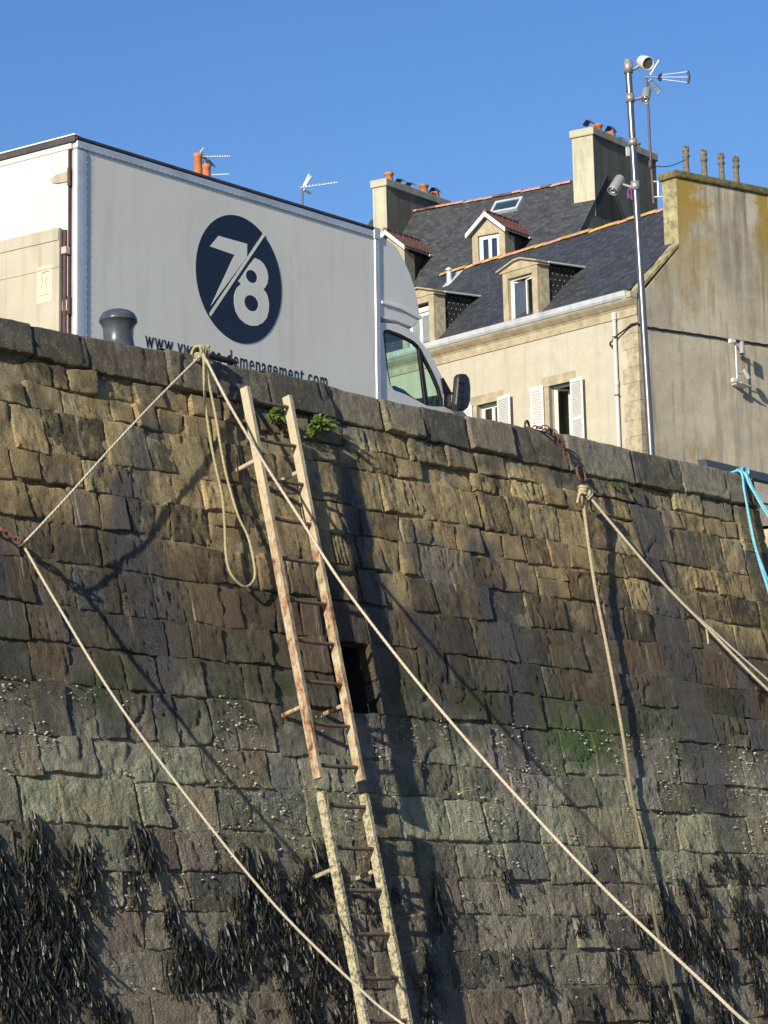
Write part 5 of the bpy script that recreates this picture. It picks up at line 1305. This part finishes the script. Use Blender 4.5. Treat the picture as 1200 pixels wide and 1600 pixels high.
# gabled dormers with clay tiles
def tile_dormer(xc, w, y0, zb, ze, zr, n):
    d = node_empty('dormer', back, BF(xc, y0+.3, zb)); h = w/2
    ow = h-.20; oz = ze-.10
    f = MB()
    f.prism([BF(x, y0, z) for x, z in [(xc-h, zb), (xc+h, zb), (xc+h, ze), (xc, zr-.08), (xc-h, ze)]], g2*.22, [[BF(x, y0, z) for x, z in [(xc-ow, zb+.1), (xc+ow, zb+.1), (xc+ow, oz), (xc-ow, oz)]]])
    f.build('front', M['sandstone'], d)
    yb = -(R2-ze)/math.tan(P2)
    for s in (-1, 1):
        MB().box(BF, xc+s*(h-.10)-.1, xc+s*(h-.10)+.1, y0+.2, y0+.55, zb, ze-.15).build('pier', M['quoin'], d, bevel=.01)
        x = xc+s*(h-.06)
        MB().prism([BF(x-.02, y, z) for y, z in [(y0+.2, zb-.3), (y0+.2, ze), (yb+.05, ze), ]], e2*.04).build('slate_cheek', M['cheek'], d, uv=(BF.o, g2, ez))
        # tiled slope: rows of tiles running from the ridge to the eave
        ov = .12; el = V((h+ov, zr-(ze-.06)))
        yr = -(R2-zr)/math.tan(P2); tiles = MB()
        rows = 6; 
        L0 = y0-.16
        for r in range(rows):
            ta, tb = r/rows, (r+1.25)/rows
            xa, za = xc+s*(h+ov)*ta, zr-(zr-ze+.06)*ta; xb, zb2 = xc+s*(h+ov)*tb, zr-(zr-ze+.06)*tb
            yend = -(R2-za)/math.tan(P2)+.12
            k = int((yend-L0)/.19)+1
            for i in range(k):
                ya = L0+i*.19; c = .03
                tiles.add([BF(xa, ya, za+.03), BF(xa, ya+.095, za+.03+c), BF(xa, ya+.19, za+.03), BF(xb, ya, zb2+.045), BF(xb, ya+.095, zb2+.045+c), BF(xb, ya+.19, zb2+.045), BF(xb, ya, zb2+.01), BF(xb, ya+.19, zb2+.01)], [(0, 1, 4, 3), (1, 2, 5, 4), (3, 4, 5, 7, 6)])
        tiles.build('roof_tiles', M['red_tile'], d, fix=False, kind='stuff')
        # white barge board and eave gutter
        MB().prism([BF(xc, y0-.19, zr+.03), BF(xc+s*(h+ov), y0-.19, ze-.03), BF(xc+s*(h+ov), y0-.19, ze-.16), BF(xc, y0-.19, zr-.11)], g2*.035).build('barge_board', M['white'], d)
        MB().prism([BF(xc, y0-.155, zr+.0), BF(xc+s*(h+ov), y0-.155, ze-.06), BF(xc+s*(h+ov), y0-.155, ze-.10), BF(xc, y0-.155, zr-.04)], g2*(yb-y0+.2)).build('soffit', M['white'], d)
        mb = MB(); mb.tube([BF(xc+s*(h+ov+.02), yb-.25, ze-.1), BF(xc+s*(h+ov+.02), yb+.30, ze-.04)], .035, 8); mb.build('dormer_gutter', M['zinc'], d, fix=False)
    rt = MB(); yr = -(R2-zr)/math.tan(P2)
    for k in range(int((yr-y0+.2)/.3)):
        y = y0-.18+k*.3; rt.tube([BF(xc, y, zr+.02), BF(xc, y+.32, zr+.03)], [.085, .07], 8)
    rt.build('ridge_cap', M['red_tile'], d, fix=False)
    w_ = window(BF, xc-ow, xc+ow, zb+.1, oz, y0+.08, back, fw=.07)
    MB().box(BF, xc-ow, xc+ow, y0+.20, y0+.22, zb+.1, oz).build('dark_room', M['dark_room'], d)
yd = -3.0
a_ = bpl(738, 390, yd); b_ = bpl(789, 378, yd); zE = bpl(789, 357, yd)[2]; zB = bpl(739, 420, yd)[2]; zR = bpl(760, 334, yd)[2]
xc = (a_[0]+b_[0])/2; wC = a_[0]-b_[0]
tile_dormer(xc, wC, yd, zB-.5, zE+.02, zR, 6)
sh_ = on_frame(BF, 677.6, 401, 'y', yd)[0]-on_frame(BF, 845, 370, 'y', yd)[0]
tile_dormer(xc+sh_*.95, wC, yd, zB-.5, zE+.02, zR, 6)

# ------------------------------------------------------------------ house hidden behind the lorry: only its pots and aerials show
HB = 75
hb = atY(315, 296, HB); OF = Fr(V((hb.x, hb.y, 0)), ef, eg, ez)
old = thing('rear_house', 'house hidden behind the lorry, only its terracotta chimney pots showing', 'house', OF(2, 2, 3)); zc = hb.z
MB().box(OF, -1, 7, -3, 5, 1, zc-4.5).build('wall', M['cream'], old, uv=(OF.o, ef, ez))
MB().prism([OF(-1.2, y, z) for y, z in [(-3.3, zc-4.6), (5.3, zc-4.6), (1, zc-1.0)]], ef*8.4).build('roof', M['slate'], old, uv=(OF.o, ef, ez))
cs_ = MB(); cs_.box(OF, -.5, .5, -.6, .55, zc-3, zc); cso = cs_.build('chimney', M['chimney'], old, uv=(OF.o, eg, ez), bevel=.02)
def pot(x, y0, r, name='chimney_pot'):
    t = atY(x, y0, HB); h = t.z-zc; mb = MB(); mb.lathe([(r*1.12, 0), (r*1.05, .1), (r, h*.5), (r*.96, h-.12), (r*1.08, h-.11), (r*1.08, h-.04), (r, h), (r*.75, h), (r*.7, h-.3)], V((t.x, t.y, zc)), ez, 20); mb.build(name, M['terra'], cso, fix=False)
pot(309, 240, .115); pot(322.5, 257, .115)
b_ = atY(327, 253.5, HB); bird = thing('bird', 'small dark bird perched by the terracotta chimney pots', 'bird', b_)
mb = MB(); mb.lathe([(0, 0), (.03, .03), (.06, .10), (.055, .18), (.035, .25), (.0, .40)], b_+V((-.12, 0, .10)), V((.8, .1, -.65)), 10); mb.lathe([(0, -.045), (.035, -.03), (.042, 0), (.03, .035), (0, .045)], b_+V((-.11, 0, .13)), ez, 10); mb.build('body', M['bird'], bird, fix=False)
mb = MB(); mb.tube([b_+V((-.15, 0, .125)), b_+V((-.20, 0, .115))], [.012, .002], 6); mb.build('beak', M['bird'], bird, fix=False)

# ------------------------------------------------------------------ aerials
def yagi(label, base, mast_top, boom0, boom1, n, el, bright='aerial', dish=None, extra=None, vert=False, mr=.018):
    r = thing('television_aerial', label, 'aerial', base, 'rooftop television aerials')
    mb = MB(); mb.tube([base, mast_top], mr, 8); mb.build('mast', M['mast'], r, fix=False)
    mb = MB(); mb.tube([boom0, boom1], .014, 6); mb.build('boom', M[bright], r, fix=False)
    d = (boom1-boom0); ax = d.normalized(); sd = ax.cross(ez).normalized() if not vert else ez
    for k in range(n):
        p = boom0+d*((k+.5)/n); L = el*(1.1-.35*k/n); mb = MB(); mb.tube([p-sd*L, p+sd*L], .008, 6); mb.build('element', M[bright], r, fix=False)
    return r
ya = yagi('thin aerial with a long boom beside the terracotta pots', V((atY(318, 300, HB).x, atY(318, 300, HB).y, zc-2)), atY(317, 241, HB), atY(318, 245, HB), atY(360, 244, HB-.4), 11, .10)
mb = MB(); mb.tube([atY(312, 240, HB), atY(318, 231, HB+.2)], .02, 6); mb.tube([atY(313, 236, HB), atY(319, 239, HB+.2)], .012, 6); mb.tube([atY(330, 273, HB), atY(358, 272, HB)], .012, 6); mb.build('reflector', M['aerial'], ya, fix=False)
yb_ = yagi('bright sunlit aerial standing over the lorry roof', atY(473, 345, HB), atY(473, 290, HB), atY(470, 293, HB), atY(528, 285, HB-.5), 12, .12, mr=.02)
for a, b in (((473, 293), (483, 273)), ((474, 296), (485, 302)), ((476, 292), (486, 276))):
    mb = MB(); mb.tube([atY(*a, HB), atY(*b, HB+.3)], .035, 6); mb.build('reflector', M['aerial'], yb_, fix=False)
HQ = (HF(.7, 1.4, 0)).y
mb_ = lambda x, y, d=0: atY(x, y, HQ+d)
yc = thing('television_aerial', 'aerial with fanned blue grey rods on a tall mast beside the lichened chimney', 'aerial', mb_(1021, 316), 'rooftop television aerials')
mb = MB(); mb.tube([mb_(1021.5, 318), mb_(1017, 255), mb_(1010.5, 122)], .032, 8); mb.build('mast', M['mast'], yc, fix=False)
mb = MB(); mb.lathe([(0, 0), (.05, .0), (.05, .2), (0, .2)], mb_(1016.5, 264), ez, 10); mb.build('mast_joint', M['mast'], yc, fix=False)
mb = MB(); mb.tube([mb_(1018.5, 284), HF(.5, 1.6, mb_(1018.5, 284).z)], .02, 6); mb.tube([mb_(1020, 308), HF(.5, 1.6, mb_(1020, 308).z)], .02, 6); mb.tube([mb_(1028, 283), mb_(1029, 309)], .03, 6); mb.build('wall_bracket', M['alu'], yc, fix=False)
mb = MB(); mb.tube([mb_(1006, 120.5), mb_(1034, 120.5)], .02, 6); mb.build('boom', M['aerial_blue'], yc, fix=False)
for dy in (-8.5, 0, 8.5):
    for s in (-.0, .25):
        mb = MB(); mb.tube([mb_(1031, 120.5+dy*.35, s), mb_(1075, 120.5+dy, s)], .011, 6); mb.build('rod', M['aerial'], yc, fix=False)
mb = MB(); mb.tube([mb_(1075, 111), mb_(1077, 121), mb_(1075, 130)], .03, 6); mb.build('end_piece', M['navy'], yc, fix=False)
mb = MB(); mb.tube([mb_(1029, 121), mb_(1033, 115)], .04, 6); mb.tube([mb_(1029, 121), mb_(1033, 126)], .04, 6); mb.build('dipole', M['navy'], yc, fix=False)
mb = MB(); mb.tube([mb_(1016, 117), mb_(1029.5, 94)], .022, 6); mb.build('upper_reflector', M['aerial'], yc, fix=False)
mb = MB(); A_, B_, C_, D_ = mb_(1012, 128), mb_(1018, 124), mb_(1032, 140, .2), mb_(1026, 149, .2)
for p, q in ((A_, B_), (B_, C_), (C_, D_), (D_, A_)): mb.tube([p, q], .022, 6)
for k in range(1, 7): t = k/7; mb.tube([A_.lerp(D_, t), B_.lerp(C_, t)], .012, 6)
for k in range(1, 3): t = k/3; mb.tube([A_.lerp(B_, t), D_.lerp(C_, t)], .012, 6)
mb.build('grid_reflector', M['aerial_blue'], yc, fix=False)
mb = MB(); mb.tube(smooth_path([mb_(1019, 259), mb_(1035, 260.5), mb_(1052, 258), HF(.25, *gab(1070, 250, .25))], 6), .012, 6); o = mb.build('aerial_wire', M['cable'], None, fix=False); tag(o, 'thin slack wire from the aerial mast to the first grey chimney pot', 'wire')

# ------------------------------------------------------------------ stainless lamp column on the quay
PY = 30.0; pb, pt = atY(1018, 712, PY), atY(981, 97, PY); pdir = (pt-pb).normalized()
gz = quay_z((pb-W0).dot(wd)); base = pb-pdir*((pb.z-gz)/pdir.z)
col = thing('lamp_column', 'tall stainless steel pole with three adjustable spotlights', 'lamp post', base)
def pp(y):      # point on the column's axis at picture height y
    t = (712-y)/(712-97); return pb.lerp(pt, t)
mb = MB(); mb.tube([base, pp(520), pp(97)], [.042, .038, .036], 20); mb.build('column', M['stainless'], col, fix=False)
mb = MB(); mb.lathe([(0, 0), (.13, 0), (.13, .015), (.055, .02), (.055, .12)], base, ez, 20); mb.build('base_plate', M['stainless'], col, fix=False)
for y0, y1, r in ((115, 96, .050), (161, 148, .049), (230, 219, .050), (300, 286, .050)):
    a, b = pp(y0), pp(y1); mb = MB(); mb.lathe([(.036, 0), (r, .0), (r, (b-a).length), (.036, (b-a).length)], a, pdir, 20); mb.build('clamp', M['clamp'], col, fix=False)
mb = MB(); mb.lathe([(.040, 0), (.044, .01), (.03, .03), (0, .034)], pt, pdir, 16); mb.build('top_cap', M['clamp'], col, fix=False)
def lamp(c0, c1, r, d0, d1, joint, body, egg=False):
    p, q = atY(*c0, PY+d0), atY(*c1, PY+d1); ax = q-p; L = ax.length
    prof = [(0, 0), (r*.6, .004), (r*.92, L*.25), (r*1.0, L*.6), (r, L), (r*.86, L), (r*.84, L*.9), (0, L*.9)] if egg else [(0, 0), (r*.8, 0), (r*.95, L*.08), (r*.95, L*.9), (r, L), (r*.86, L), (r*.82, L*.88), (0, L*.88)]
    mb = MB(); mb.lathe(prof, p, ax, 24); lo = mb.build('spotlight', M[body], col, fix=False)
    n = ax.normalized()
    mb = MB(); mb.lathe([(r*.82, 0), (0, .001)], p+n*(L*.93), n, 24); mb.build('lens', M['lens'], lo, fix=False)
    if not egg:
        mb = MB(); mb.lathe([(r*.3, 0), (r*.62, .012), (r*.5, .014)], p+n*(L*.935), n, 16); mb.build('reflector', M['reflector'], lo, fix=False)
    mb = MB(); mb.tube(smooth_path([p+ax*.35, *[atY(*j, PY) for j in joint]], 4), .018, 8); mb.build('arm', M['clamp'], lo, fix=False)
    return lo
lamp((1000, 94.5), (1013, 99.5), .076, .05, -.10, [(993, 107), (983, 108)], 'lamppale', True)
lamp((1010.5, 141), (1008.5, 156), .052, .08, -.10, [(998, 154), (984, 154)], 'lampgrey')
lamp((970, 278), (957, 299), .062, .05, -.05, [(982, 291), (990, 293)], 'lampgrey')
MB().box(Fr(atY(984, 238, PY+.06), V((1, 0, 0)), V((0, 1, 0)), pdir), -.045, .03, -.02, .02, -.05, .06).build('control_box', M['lampgrey'], col, bevel=.01)
mb = MB(); rp = random.Random(4)
for k in range(5):
    mb.tube(smooth_path([atY(984, 293, PY-.05), atY(983+rp.uniform(-3, 4), 300, PY-.06), atY(984+rp.uniform(-3, 5), 308+rp.uniform(0, 6), PY-.06)], 4), .008, 5)
o = mb.build('purple_ribbon', M['purple'], None, fix=False); tag(o, 'torn purple ribbon tied round the lamp column under the lowest spotlight', 'ribbon')

# ------------------------------------------------------------------ dark beam at the slipway, white rail under it
bm_ = thing('barrier_beam', 'dark slate blue metal beam lying above the slipway at the right edge', 'beam', Q(6.9, 1.3))
pB = WF(0, -.075, 0)-wn*1.35
def onb(x, y): q = onp(x, y, pB, wn)-pB; return q.dot(wd), q.z
a0, z0 = onb(1103, 717); a1, z1 = onb(1107, 729)
ff = Fr(pB, V((wd.x, wd.y, 0)).normalized(), -wn, ez); zt = onb(1200, 740); sl = (zt[1]-z0)/(zt[0]-a0)
hh_ = z0-z1+.015
mb = MB(); mb.prism([ff(a0, 0, z0), ff(a0+.045, 0, z0-hh_), ff(a0+6, 0, z0-hh_+sl*6), ff(a0+6, 0, z0+sl*6)], -wn*.10); mb.build('beam', M['slateblue'], bm_, bevel=.006)
mb = MB(); mb.box(ff, a0+.5, a0+.58, .02, .10, z0-1.2, z0-hh_-.002); mb.box(ff, a0+4, a0+4.08, .02, .10, z0-1.5, z0-hh_-.1); mb.build('post', M['slateblue'], bm_)
mb = MB(); q0 = z0-hh_-.05; mb.prism([ff(a0+.75, .25, q0+sl*.7-.0), ff(a0+.75, .25, q0-.10+sl*.7), ff(a0+6, .25, q0-.10+sl*6), ff(a0+6, .25, q0+sl*6)], -wn*.08); o = mb.build('white_rail', M['white'], None); tag(o, 'white painted rail under the dark slipway beam', 'rail')
